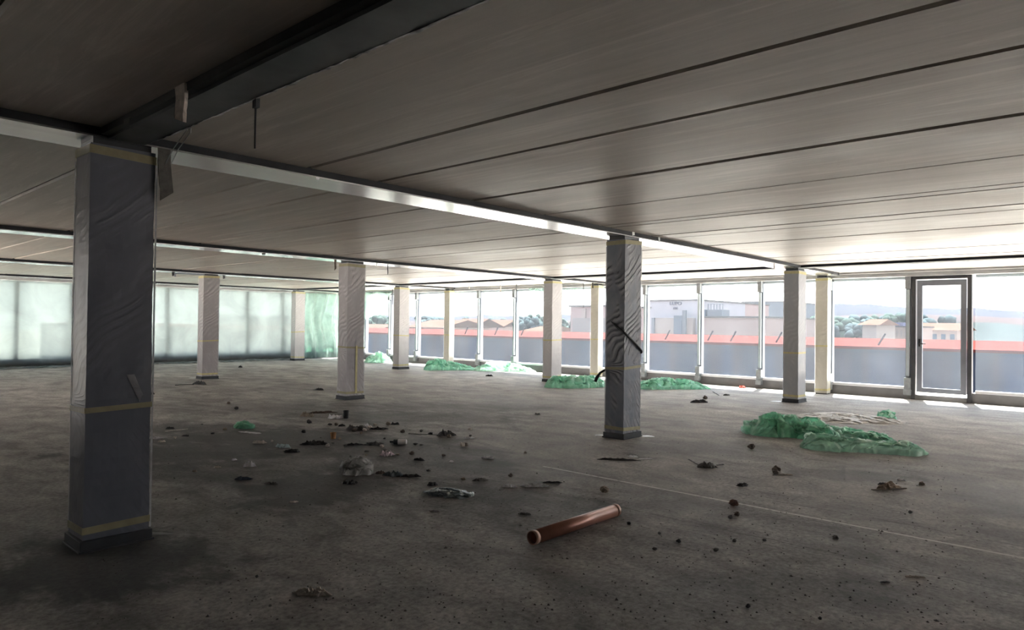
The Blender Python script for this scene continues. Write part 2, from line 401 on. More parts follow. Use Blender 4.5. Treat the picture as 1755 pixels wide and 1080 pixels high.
for k in range(len(xs)-1):
    window_y(wi, xs[k+1], xs[k], 'far window behind green sheeting, %s bay from the corner' % onum[k]); wi += 1
# door
d = empty('door_1', (X1, -1.94, 0)); tag(d, 'dark framed glass door in the window wall', 'door', kind='structure')
b = MB(); b.box((X1-.04, -1.50, .0), (X1+.12, -1.42, 2.66)); b.box((X1-.04, -2.52, 0), (X1+.12, -2.44, 2.66)); b.box((X1-.04, -2.44, 2.58), (X1+.12, -1.50, 2.66)); b.build('door_frame', M_doorf, d, bevel=.004)
b = MB()
b.box((X1+.0, -1.62, .16), (X1+.06, -1.52, 2.56)); b.box((X1+.0, -2.42, .16), (X1+.06, -2.32, 2.56)); b.box((X1, -2.32, 2.44), (X1+.06, -1.62, 2.56)); b.box((X1, -2.32, .16), (X1+.06, -1.62, .26))
lf = b.build('door_leaf', M_alud, d, bevel=.004)
b = MB(); b.box((X1+.025, -2.32, .26), (X1+.035, -1.62, 2.44)); b.build('pane', M_glass, lf)
b = MB(); b.box((X1-.05, -1.60, 1.14), (X1, -1.56, 1.30)); b.tube([(X1-.05, -1.58, 1.2), (X1-.075, -1.58, 1.2), (X1-.075, -1.70, 1.2)], .011); b.build('door_handle', M_black, lf)
b = MB(); b.box((X1-.06, -2.44, 0), (X1+.3, -1.50, .10)); b.build('threshold', M_kerb, d)

# ------------------------------------------------------------------ steel beams
def beam_a(j, label):
    y = LB*j; e = empty('steel_beam', (X0+.05, y+.18, HZ)); tag(e, label, 'beam', 'steel beams under the ceiling planks')
    b = MB(); b.box((X0+.02, y-.035, HZ), (X1-.32, y+.395, HZ+.012)); b.build('bottom_plate', M_galv, e)
    b = MB(); b.box((X0+.02, y-.030, HZ+.0125), (X1-.32, y+.39, CZ+.095)); b.build('side_web', M_beamside, e)
beam_a(0, 'steel beam with bright underside running over the nearest dark column')
beam_a(1, 'steel beam over the two columns of the second row')
beam_a(2, 'steel beam over the third row of columns')
beam_a(3, 'steel beam next to the sheeted far windows')
beam_a(-1, 'steel beam overhead behind the viewer')
e = empty('steel_beam', (.2, -6, HZ)); tag(e, 'dark crosswise steel beam with ragged mortar edges meeting the nearest column', 'beam', 'steel beams under the ceiling planks')
b = MB(); b.box((.095, Y0+.1, HZ), (.315, -.036, HZ+.02)); b.build('bottom_plate', plain('dark grey steel plate', (.085, .09, .095), .5, .3, .35, 3), e)  # dark grey underside plate, mottled tone
b = MB(); b.box((.05, Y0+.1, HZ+.0205), (.30, -.036, CZ+.095)); b.build('side_web', M_black, e)
# ragged mortar squeeze along the plate edge
b = MB(); rnd = random.Random(8); n = 260
top = []; 
for i in range(n+1):
    y = -8.0 + i*(7.9/n); wv = .022 + .020*fbm((y*3, 0, 0), 4) + rnd.uniform(-.006, .006); top.append((y, max(.004, wv), -.004 - .010*abs(fbm((y*5, 3, 0)))))
vs = []
for (y, wv, dz) in top: vs += [(.316, y, HZ+.03), (.316, y, HZ+dz+.004), (.316+wv, y, HZ+dz+.012), (.316+wv*1.3, y, CZ+.003)]
b.add(vs, [(4*i+k, 4*i+k+1, 4*i+k+5, 4*i+k+4) for i in range(n) for k in range(3)])
b.build('mortar_edge', plain('ragged mortar', (.22, .22, .22), .8, 0, .7, 14), e)
e = empty('steel_beam', (12.75, 2, HZ)); tag(e, 'thin steel beam crosswise over the last column line before the windows', 'beam', 'steel beams under the ceiling planks')
for j in range(-3, 4):
    ya = max(Y0+.05, LB*j+.396); yb = min(Y1-.1, LB*(j+1)-.036)
    if yb > ya:
        b = MB(); b.box((12.68, ya, HZ+.02), (12.98, yb, CZ+.095)); b.build('beam_length', M_beamside, e)

# ------------------------------------------------------------------ wrapped columns
def wrap_mesh(x, y, wa, wb, z0, z1, seed, amp=.004):
    """film sleeve: closed loop of points round the shaft, gently puckered"""
    b = MB(); nz = 60; loop = []
    na, nb = 8, 6
    for i in range(na): loop.append((x+wa*i/na, y, 0, -1))
    for i in range(nb): loop.append((x+wa, y+wb*i/nb, 1, 0))
    for i in range(na): loop.append((x+wa-wa*i/na, y+wb, 0, 1))
    for i in range(nb): loop.append((x, y+wb-wb*i/nb, -1, 0))
    n = len(loop)
    for k in range(nz+1):
        z = z0 + (z1-z0)*k/nz
        for (px, py, nx, ny) in loop:
            d = amp*(fbm((px*3+seed, py*3, z*2.2), 3) + .6*fbm(((px+py)*6+seed, z*14, 0), 2))
            b.v.append(Vector((px+nx*d, py+ny*d, z)))
    for k in range(nz):
        for i in range(n): b.f.append((k*n+i, k*n+(i+1) % n, (k+1)*n+(i+1) % n, (k+1)*n+i))
    b.f.append(tuple(reversed(range(n)))); b.f.append(tuple(nz*n+i for i in range(n)))
    return b
def band(x, y, wa, wb, z0, z1, t=.007, slope=0):
    b = MB(); L = [(x-t, y-t), (x+wa+t, y-t), (x+wa+t, y+wb+t), (x-t, y+wb+t)]
    I = [(x-.001, y-.001), (x+wa+.001, y-.001), (x+wa+.001, y+wb+.001), (x-.001, y+wb+.001)]
    sl = [0, slope, slope*.6, -slope*.4]
    vs = [(px, py, z0+sl[i]) for i, (px, py) in enumerate(L)] + [(px, py, z1+sl[i]) for i, (px, py) in enumerate(L)] + \
         [(px, py, z0+sl[i]) for i, (px, py) in enumerate(I)] + [(px, py, z1+sl[i]) for i, (px, py) in enumerate(I)]
    fs = []
    for i in range(4):
        j = (i+1) % 4; fs += [(i, j, j+4, i+4), (i+8, i+12, j+12, j+8), (i, i+8, j+8, j), (i+4, j+4, j+12, i+12)]
    b.add(vs, fs); return b
def column(x, y, label, mat, tape=M_tape, wa=.40, wb=.29, mid=.95, plate=True, ztop=HZ, seed=0, flaps=True, name='wrapped_column', grp='film-wrapped columns'):
    e = empty(name, (x+wa/2, y+wb/2, 0)); tag(e, label, 'column', grp)
    zb = .085 if plate else .03
    wrap_mesh(x, y, wa, wb, zb-.01, ztop-.035, seed).build('film_wrap', mat, e, smooth=False)
    b = MB(); b.box((x+.02, y+.02, ztop-.036), (x+wa-.02, y+wb-.02, ztop-.001)); b.build('steel_head', M_dsteel, e)
    if plate:
        b = MB(); b.box((x-.02, y-.02, .012), (x+wa+.02, y+wb+.02, zb-.012), ); b.box((x-.03, y-.03, 0), (x+wa+.03, y+wb+.03, .013)); b.build('base_plate', M_dsteel, e, bevel=.003)
    else:
        b = MB(); b.box((x+.005, y+.005, 0), (x+wa-.005, y+wb-.005, zb-.011)); b.build('base_plate', M_dsteel, e)
    rr = random.Random(seed)
    for zc, h in ((ztop-.075, .055), (mid, .035), (.135 if plate else .10, .045)):
        band(x, y, wa, wb, zc-h/2, zc+h/2, slope=rr.uniform(-.02, .02)).build('tape_band', tape, e)
    if flaps:
        b = MB(); b.box((x+wa+.004, y-.004, zb), (x+wa+.016, y-.001, ztop-.12)); b.build('film_edge', M_filmE, e)
        b = MB(); b.box((x-.004, y+wb+.001, zb), (x-.001, y+wb+.013, ztop-.12)); b.build('film_edge', M_filmE, e)
    return e
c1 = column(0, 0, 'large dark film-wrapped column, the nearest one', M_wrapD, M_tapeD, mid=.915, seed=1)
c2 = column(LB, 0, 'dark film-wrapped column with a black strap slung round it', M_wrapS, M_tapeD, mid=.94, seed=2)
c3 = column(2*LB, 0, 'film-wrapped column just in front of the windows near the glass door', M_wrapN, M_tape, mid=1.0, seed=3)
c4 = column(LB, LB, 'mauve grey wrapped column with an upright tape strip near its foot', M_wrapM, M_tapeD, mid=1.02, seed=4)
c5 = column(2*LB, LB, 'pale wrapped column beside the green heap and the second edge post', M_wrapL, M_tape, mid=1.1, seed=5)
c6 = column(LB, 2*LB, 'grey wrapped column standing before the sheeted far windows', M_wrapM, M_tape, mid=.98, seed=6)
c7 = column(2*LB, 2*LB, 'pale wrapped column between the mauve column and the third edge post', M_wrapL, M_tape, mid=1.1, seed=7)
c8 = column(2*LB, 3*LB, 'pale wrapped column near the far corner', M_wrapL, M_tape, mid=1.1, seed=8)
b = MB(); b.box((LB+.20, LB-.012, .12), (LB+.245, LB-.004, 1.05)); b.build('tape_strip', M_tape, c4)
b = MB(); b.add([(.24, -.006, 1.14), (.29, -.007, 1.14), (.345, -.012, 1.00), (.325, -.010, .95)], [(0, 1, 2, 3), (3, 2, 1, 0)]); b.build('torn_flap', M_filmE, c1)
for i, lab in enumerate(['nearest slim straw-wrapped edge post against the window wall', 'second slim straw-wrapped edge post, beside the pale column and green heap', 'third slim straw-wrapped edge post along the window wall', 'slim wrapped edge post at the far corner of the windows']):
    column(15.03, LB*i+.20, lab, M_wrapY, M_tape, wa=.22, wb=.26, mid=1.1, plate=False, ztop=2.70, seed=20+i, name='edge_post', grp='edge posts along the window wall')

# black strap round the second column
b = MB(); pts = [(6.318, .20, 1.56), (6.310, .10, 1.49), (6.305, 0, 1.425), (6.315, -.018, 1.41), (6.45, -.022, 1.335), (6.60, -.022, 1.25), (6.735, -.022, 1.165), (6.75, -.012, 1.15), (6.752, .15, 1.05), (6.75, .30, .97), (6.735, .312, .96), (6.5, .315, .92), (6.33, .315, .90), (6.26, .33, .87), (6.22, .36, .80), (6.20, .37, .75)]
b.tube(pts, [.006]+[.016]*13+[.024, .02], 8); tag(b.build('strap', M_black, smooth=True), 'black strap slung diagonally round a dark column, end sticking out', 'strap')
# floor collars of spilled grout by the columns
def blob(cx, cy, rx, ry, h, seed, rot=0):
    b = MB(); n = 28; ring = []
    for k in range(n):
        a = 2*math.pi*k/n; r = 1+.35*fbm((math.cos(a)*1.5+seed, math.sin(a)*1.5, 0), 3)
        x = math.cos(a)*rx*r; y = math.sin(a)*ry*r
        ring.append((cx+x*math.cos(rot)-y*math.sin(rot), cy+x*math.sin(rot)+y*math.cos(rot)))
    vs = [(cx, cy, h)] + [(cx+(x-cx)*.7, cy+(y-cy)*.7, h*.8) for x, y in ring] + [(x, y, .0005) for x, y in ring]
    fs = [(0, 1+k, 1+(k+1) % n) for k in range(n)] + [(1+k, 1+n+k, 1+n+(k+1) % n, 1+(k+1) % n) for k in range(n)]
    b.add(vs, fs); return b
M_grout = plain('white grout', (.80, .84, .88), .35, 0, .12, 6)
def spill(px, py, rx, ry, lab, mat=M_grout):
    p = G(px, py); tag(blob(p.x, p.y, rx, ry, .006, px, R(-48)).build('grout_spill', mat, smooth=True), lab, 'spill', 'grout spills at the column feet')
spill(1028, 746, .07, .05, 'small white grout spill on the window-shy side of the strapped column')
spill(1108, 748, .11, .075, 'white grout spill beside the taped foot of the strapped column')
spill(331, 648, .10, .05, 'white grout spill at the foot of the column before the sheeted windows')
spill(268, 915, .12, .030, 'grey torn film smear at the foot of the nearest column', plain('grey smear', (.22, .22, .23), .5, 0, .2, 9))
spill(1332, 688, .12, .08, 'white grout spill at the foot of the column near the glass door')

# ------------------------------------------------------------------ sheeting
def sheet(name, pts_fn, nu, nv, mat, label, cat='sheeting', group=None, thick=0, parent=None):
    b = MB()
    for i in range(nu+1):
        for j in range(nv+1): b.v.append(Vector(pts_fn(i/nu, j/nv)))
    b.f = [(i*(nv+1)+j, (i+1)*(nv+1)+j, (i+1)*(nv+1)+j+1, i*(nv+1)+j+1) for i in range(nu) for j in range(nv)]
    o = b.build(name, mat, parent, smooth=True)
    if label: tag(o, label, cat, group)
    return o
def far_sheet(u, v):
    x = X0+.1 + (13.0-X0)*u; s = v*3.35
    f = .012*math.sin(x*9+2*fbm((x*.6, 0, 0))) + .012*fbm((x*1.2, s*.9, 0), 3)
    if s < 2.62: return (x, Y1-.005+f*.8-.0, 2.64-s)
    t = s - 2.62; r = .05
    return (x+.05*fbm((x, t, 2)), Y1-.03-t*(.72+.25*fbm((x*.7, 1, 0), 2)), max(.006, .02+.03*fbm((x*2.5, t*3, 5), 3)+.02*(1-t)))
sheet('plastic_sheeting', far_sheet, 260, 60, M_filmW, 'pale green plastic sheeting hung over the far windows and trailing on the floor')
def corner_sheet(u, v):
    x = 13.15 + 2.05*u; z = 2.62*(1-v)+.05
    f = .07*math.sin(x*13+1.5*math.sin(z*1.3)) + .05*fbm((x*2, z, 0), 3)
    return (min(15.22, x + .05*math.sin(z*3)), Y1-.18+f - .25*v*v*(.5+.5*fbm((x*2, 0, 1))), z)
sheet('plastic_sheeting', corner_sheet, 70, 50, mat_film('mint sheeting', (.135, .195, .172), .06, .8, .5, 2.2, .4, (.6, .85, .74)), 'pleated green plastic curtain hanging in the far corner')
def drape(pxs, X, lab, seed, nv=14):
    """film hung on the window plane from photo outline corners (top a, top b, low b, low a)"""
    P = [AX(px, py, X) for px, py in pxs]
    def fn(u, v):
        a = P[0].lerp(P[1], u); c = P[3].lerp(P[2], u); q = a.lerp(c, v)
        return (q.x + .035*math.sin(u*19+v*4+seed)+.02*fbm((u*4, v*3, seed)), q.y, q.z+.02*fbm((u*6, seed, v*4))*v)
    sheet('plastic_sheeting', fn, 24, nv, M_drape, lab)
drape([(596, 499), (673, 499), (652, 535), (596, 562)], X1-.22, 'green film draped over the upper part of a far window beyond the mauve column', 3)
drape([(958, 497), (990, 494), (983, 505), (960, 515)], X1-.22, 'torn triangle of green film at a window head by the second edge post', 9)
drape([(905, 494), (932, 494), (932, 500), (908, 499)], X1-.22, 'small rag of pale film on the window head beside the second-row column', 12)

def heap(name, spine, widths, heights, mat, label, seed, nu=70, nv=34, cat='plastic sheeting', group=None, rug=.5):
    """crumpled film lying along a spine of floor points"""
    sp_ = [Vector((p[0], p[1], 0)) for p in spine]; L = [0]
    for a, c in zip(sp_[:-1], sp_[1:]): L.append(L[-1]+(c-a).length)
    def at(s, arr):
        s *= L[-1]
        for i in range(len(L)-1):
            if s <= L[i+1] or i == len(L)-2:
                t = (s-L[i])/(L[i+1]-L[i]); t = max(0, min(1, t)); return arr[i]*(1-t)+arr[i+1]*t
    b = MB()
    for i in range(nu+1):
        u = i/nu; p = at(u, sp_); q = at(min(1, u+.03), sp_); r_ = at(max(0, u-.03), sp_); t = (q-r_).normalized(); nrm = Vector((-t.y, t.x, 0))
        w_ = at(u, widths)*(1+.30*fbm((u*7+seed, 1, 0), 3)); h_ = at(u, heights)
        cap = min(1, (min(u, 1-u)*9))**.5
        for j in range(nv+1):
            v = j/nv*2-1; pr = (max(0, 1-v*v))**.55*cap
            P = Vector((u*L[-1]*2.0+seed, seed*.7, v*1.9+1.2*fbm((u*L[-1]*1.5, seed, 3), 2)))
            rg = min(.75, abs(fbm(P, 3))*1.5); rg2 = abs(fbm(P*3.0, 3))
            z = h_*pr*(1 - rug*1.25*(.75-rg) - rug*.55*rg2) + .012*pr
            off = nrm*(v*w_*(.35+.65*cap)) + Vector((fbm(P*1.5, 3), fbm(P*1.5+Vector((9, 9, 9)), 3), 0))*.09*(.3+.7*pr)
            b.v.append(Vector((p.x+off.x, p.y+off.y, max(.002, z))))
    b.f = [(i*(nv+1)+j, (i+1)*(nv+1)+j, (i+1)*(nv+1)+j+1, i*(nv+1)+j+1) for i in range(nu) for j in range(nv)]
    o = b.build(name, mat, None, smooth=True); tag(o, label, cat, group); return o
def gp(*l): return [G(x, y) for x, y in l]
GRP = 'crumpled green plastic heaps'
heap('plastic_heap', gp((1285, 745), (1330, 742), (1390, 748), (1420, 757)), [.30, .36, .34, .20], [.20, .30, .25, .12], M_filmG, 'large dark green crumpled plastic heap lying in front of the glass door', 3, 90, 44, group=GRP)
heap('plastic_heap', gp((1374, 768), (1400, 768), (1440, 769), (1510, 774), (1560, 777), (1584, 778)), [.15, .24, .24, .22, .24, .2], [.15, .20, .16, .13, .14, .13], M_filmGL, 'long twisted tail of light green plastic trailing from the large heap', 11, 90, 34, group=GRP, rug=.38)
heap('plastic_heap', gp((1402, 748), (1450, 747), (1500, 752), (1530, 760)), [.16, .20, .18, .10], [.15, .13, .10, .05], M_filmG, 'flat fold of green plastic between the large heap and its tail', 17, 50, 26, group=GRP, rug=.7)
heap('plastic_heap', gp((934, 663), (975, 664), (1010, 663), (1037, 662)), [.28, .34, .30, .2], [.26, .30, .30, .20], M_filmG, 'rounded green plastic heap in front of the second edge post', 23, group=GRP)
heap('plastic_heap', gp((1095, 667), (1140, 666), (1180, 666), (1218, 667)), [.22, .30, .28, .12], [.22, .28, .22, .06], M_filmG, 'green plastic heap under the windows just past the strapped column', 31, group=GRP)
heap('plastic_heap', gp((726, 634), (745, 634), (790, 634), (815, 635)), [.3, .35, .25, .15], [.28, .40, .20, .10], M_filmG, 'green plastic heap with a peaked end beside the third edge post', 37, group=GRP)
heap('plastic_heap', gp((812, 636), (845, 635), (880, 636), (918, 639)), [.2, .35, .35, .15], [.15, .32, .25, .08], M_filmGL, 'sunlit light green plastic heap along the kerb between the third and second edge posts', 41, group=GRP)
heap('plastic_heap', gp((630, 622), (650, 621), (672, 621)), [.3, .45, .2], [.22, .42, .15], M_filmGL, 'small light green plastic heap behind the mauve column', 47, group=GRP)
heap('plastic_heap', gp((522, 611), (535, 611), (552, 611)), [.3, .4, .2], [.3, .45, .15], M_filmG, 'green plastic bunched at the foot of the corner curtain', 53, group=GRP)
heap('plastic_heap', gp((552, 610), (562, 610), (572, 610)), [.2, .3, .2], [.2, .40, .25], M_filmGL, 'green plastic bunch against the kerb at the far corner', 59, group=GRP)
M_beige = mat_film('beige dust sheet', (.84, .79, .73), .05, .3, .4, 5, .4, (.8, .75, .7))
heap('dust_sheet', gp((1400, 722), (1440, 716), (1490, 720), (1545, 727)), [.50, .62, .45, .25], [.035, .06, .06, .04], M_beige, 'flat beige dust sheet spread behind the large green heap', 61, 70, 40, 'dust sheet', rug=.5)
heap('plastic_scrap', gp((1508, 716), (1520, 718), (1534, 722)), [.08, .10, .05], [.13, .16, .06], M_filmG, 'small green plastic scrap lying on the beige dust sheet', 67, 20, 12, 'plastic scrap')
heap('plastic_scrap', gp((402, 734), (415, 733), (430, 735)), [.07, .10, .07], [.06, .10, .06], M_filmG, 'small bright green plastic scrap among the rubble', 71, 24, 14, 'plastic scrap')

# ------------------------------------------------------------------ litter
def mt(name, col, rough=.7, var=.3, sc=20): return plain(name, col, rough, 0, var, sc)
M_stone = mt('brown stone', (.16, .125, .10)); M_red = mt('red brick chip', (.15, .075, .055)); M_tan = mt('tan block', (.30, .25, .20)); M_grey = mt('grey rubble', (.13, .125, .12))
M_dk = mt('charred rubbish', (.022, .022, .024), .6); M_white = mt('white plastic', (.90, .90, .92), .35, .06); M_pap = mt('cream paper', (.68, .62, .56), .8, .2); M_foil = plain('grey foil', (.78, .79, .83), .32, .5, .2, 20)
M_pink = mt('pinkish paper', (.75, .62, .67), .7, .25, 30); M_blue = mt('blue grey film', (.12, .15, .17), .45, .4, 12); M_org = mt('orange card', (.42, .21, .08), .7); M_redp = mt('red plastic', (.45, .09, .06), .5)
M_wood = mt('raw timber', (.26, .20, .15), .8)
def stone(px, py, wpx, mat, label, seed, flat=.75, name='stone', cat='stone', group='loose stones on the floor'):
    p = G(px, py); r = wpx*mpp(p)/2; bm = bmesh.new(); bmesh.ops.create_icosphere(bm, subdivisions=3, radius=1)
    b = MB()
    for v in bm.verts:
        c = v.co; k = 1+.45*fbm((c.x*1.3+seed, c.y*1.3, c.z*1.3), 3)
        q = Vector((round(c.x*k*2.2)/2.2*.35+c.x*k*.65, c.y*k*.85, c.z*k*flat)); b.v.append(q)
    zmin = min(v.z for v in b.v)*.82
    b.v = [Vector((p.x+v.x*r*math.cos(seed)-v.y*r*math.sin(seed), p.y+v.x*r*math.sin(seed)+v.y*r*math.cos(seed), max(0, (v.z-zmin)*r))) for v in b.v]
    b.f = [tuple(v.index for v in f.verts) for f in bm.faces]; bm.free()
    return tag(b.build(name, mat), label, cat, group)
def scrap(px, py, wpx, mat, label, seed, asp=.5, h=.18, name='scrap', cat='scrap', group=None, rot=None, crump=1.0):
    """crumpled flat piece: irregular outline, folded surface, real thickness"""
    p = G(px, py); L_ = wpx*mpp(p); rot = R(-48)+(seed % 7-3)*.12 if rot is None else rot
    b = MB(); nu, nv = 18, 12
    for sgn in (1, 0):
        for i in range(nu+1):
            for j in range(nv+1):
                u = i/nu-.5; v = j/nv-.5
                k = 1 + .35*fbm((u*3+seed, v*3, 0), 2); edge = 1-max(abs(u), abs(v))*1.0
                x = u*L_*k*(1-.5*abs(v)); y = v*L_*asp*k*(1-.6*abs(u)+.4*fbm((u*4, seed, 0), 2))
                e_ = 1-2*max(abs(u), abs(v)); z = L_*h*.62*(.06+.94*min(1, e_*3.2))*(.35+abs(fbm((u*3.4+seed, v*2.8, 1), 3))*1.0*crump)
                b.v.append(Vector((p.x+x*math.cos(rot)-y*math.sin(rot), p.y+x*math.sin(rot)+y*math.cos(rot), max(.001, z+.001+(.004 if sgn else 0)))))
    n = (nu+1)*(nv+1)
    def q(i, j, s): return s*n+i*(nv+1)+j
    for i in range(nu):
        for j in range(nv):
            b.f.append((q(i, j, 0), q(i+1, j, 0), q(i+1, j+1, 0), q(i, j+1, 0))); b.f.append((q(i, j, 1), q(i, j+1, 1), q(i+1, j+1, 1), q(i+1, j, 1)))
    for i in range(nu): b.f.append((q(i, 0, 0), q(i, 0, 1), q(i+1, 0, 1), q(i+1, 0, 0))); b.f.append((q(i, nv, 0), q(i+1, nv, 0), q(i+1, nv, 1), q(i, nv, 1)))
    for j in range(nv): b.f.append((q(0, j, 0), q(0, j+1, 0), q(0, j+1, 1), q(0, j, 1))); b.f.append((q(nu, j, 0), q(nu, j, 1), q(nu, j+1, 1), q(nu, j+1, 0)))
    return tag(b.build(name, mat), label, cat, group)
def stick(pa, pb, r, mat, label, name='stick', cat='stick', group=None, flat=True):
    a = G(*pa); c = G(*pb); d = (c-a); n = 7; b = MB(); t = d.normalized(); s = Vector((-t.y, t.x, 0)); rnd = random.Random(int(pa[0]))
    w_ = [r*rnd.uniform(.75, 1.15) for _ in range(n+1)]
    for i in range(n+1):
        q = a+d*i/n+s*rnd.uniform(-.25, .25)*r; z = .002+abs(rnd.uniform(0, .3))*r
        for (k, zz) in ((-1, 0), (1, 0), (.8, 1), (-.8, 1)): b.v.append(q+s*(k*w_[i])+Vector((0, 0, z+zz*r*(.7 if flat else 1.6))))
    for i in range(n):
        for k in range(4): b.f.append((4*i+k, 4*i+(k+1) % 4, 4*i+4+(k+1) % 4, 4*i+4+k))
    b.f += [(3, 2, 1, 0), (4*n, 4*n+1, 4*n+2, 4*n+3)]
    return tag(b.build(name, mat), label, cat, group)

# cardboard / copper tube
a = G(912, 934); c = G(1056, 884.5); r = .047; a.z = c.z = r; dv = (c-a).normalized()
e = empty('tube', (a+c)/2-Vector((0, 0, r))); tag(e, 'open copper-brown tube lying on the floor', 'tube')
n = 40
def shell(a, c, ro, ri, n=40):
    b = MB(); t = (c-a).normalized(); u = t.cross(Vector((0, 0, 1))).normalized(); v = u.cross(t)
    for P, rr in ((a, ro), (c, ro), (c, ri), (a, ri)):
        for k in range(n):
            an = 2*math.pi*k/n; b.v.append(P+(u*math.cos(an)+v*math.sin(an))*rr)
    for s in range(4):
        s2 = (s+1) % 4
        for k in range(n): b.f.append((s*n+k, s*n+(k+1) % n, s2*n+(k+1) % n, s2*n+k))
    return b
shell(a, c, r, r-.005).build('tube_wall', plain('copper brown tube', (.36, .17, .125), .35, .35, .15, 9), e, smooth=True)
for P, q in ((a, 1), (c, -1)): shell(P-dv*q*.002, P+dv*q*.035, r+.0015, r-.0052).build('end_rim', plain('worn tube rim', (.42, .26, .20), .4, .3, .2, 12), e, smooth=True)
# lying spray bottle
p = G(682, 762); q = G(697, 762); s = mpp(p); t = (RT*1.0); t.z = 0; t.normalize()
e = empty('bottle', (p.x, p.y, 0)); tag(e, 'small white bottle with a dark cap lying on its side', 'bottle'); rr = 4.6*s; z = Vector((0, 0, rr))
cen = Vector((p.x, p.y, 0))+z
MB().tube([cen, cen+t*1*s, cen+t*14*s, cen+t*15*s], [rr*.9, rr, rr, rr*.8], 20).build('bottle_body', M_white, e, smooth=False)
MB().tube([cen-t*8*s, cen-t*7*s, cen-t*.1*s], [rr*.6, rr*.95, rr*.95], 20).build('shoulder', mt('dark bottle label', (.05, .06, .065), .5), e)
MB().tube([cen-t*14*s, cen-t*8.1*s], [rr*.35, rr*.35], 14).build('bottle_cap', M_black, e)
# small black bucket and cup
def pot(px, py, wpx, hpx, mat, name, label, cat, top=1.15):
    p = G(px, py); s = mpp(p); r = wpx*s/2; h = hpx*s; e = empty(name, (p.x, p.y, 0)); tag(e, label, cat)
    b = MB(); n = 24; prof = [(0, .001), (r*.8, .001), (r*.9*top, h), (r*top, h), (r*top, h*.93), (r*.84, 0.0)]
    for (rr, z) in prof:
        for k in range(n): an = 2*math.pi*k/n; b.v.append(Vector((p.x+rr*math.cos(an), p.y+rr*math.sin(an), z)))
    for i in range(len(prof)-1):
        for k in range(n): b.f.append((i*n+k, i*n+(k+1) % n, (i+1)*n+(k+1) % n, (i+1)*n+k))
    b.build('cup_body', mat, e, smooth=False)
    pts = [Vector((p.x+r*top*math.cos(2*math.pi*k/16), p.y+r*top*math.sin(2*math.pi*k/16), h)) for k in range(17)]
    MB().tube(pts, .004, 6, False).build('rim', mat, e)
pot(593, 717, 10, 13, M_dk, 'bucket', 'small black bucket standing behind the rubble', 'bucket', .9)
pot(571, 752, 9, 10, M_org, 'cup', 'small orange paper cup standing among the rubble', 'cup', 1.1)
# crumpled clear bag
heap('plastic_bag', gp((588, 812), (612, 812), (638, 812)), [.07, .10, .06], [.15, .18, .12], M_filmC, 'crumpled clear plastic bag in the middle of the rubble', 81, 34, 20, 'plastic bag', rug=.6)
heap('plastic_film', gp((735, 845), (765, 846), (804, 852)), [.10, .16, .09], [.03, .035, .02], mat_film('grey blue film', (.42, .50, .53), .15, .3, .2, 12, .35, (.6, .7, .7)), 'flattened blue-grey plastic film lying past the clear bag', 83, 50, 30, 'plastic film', rug=.7)

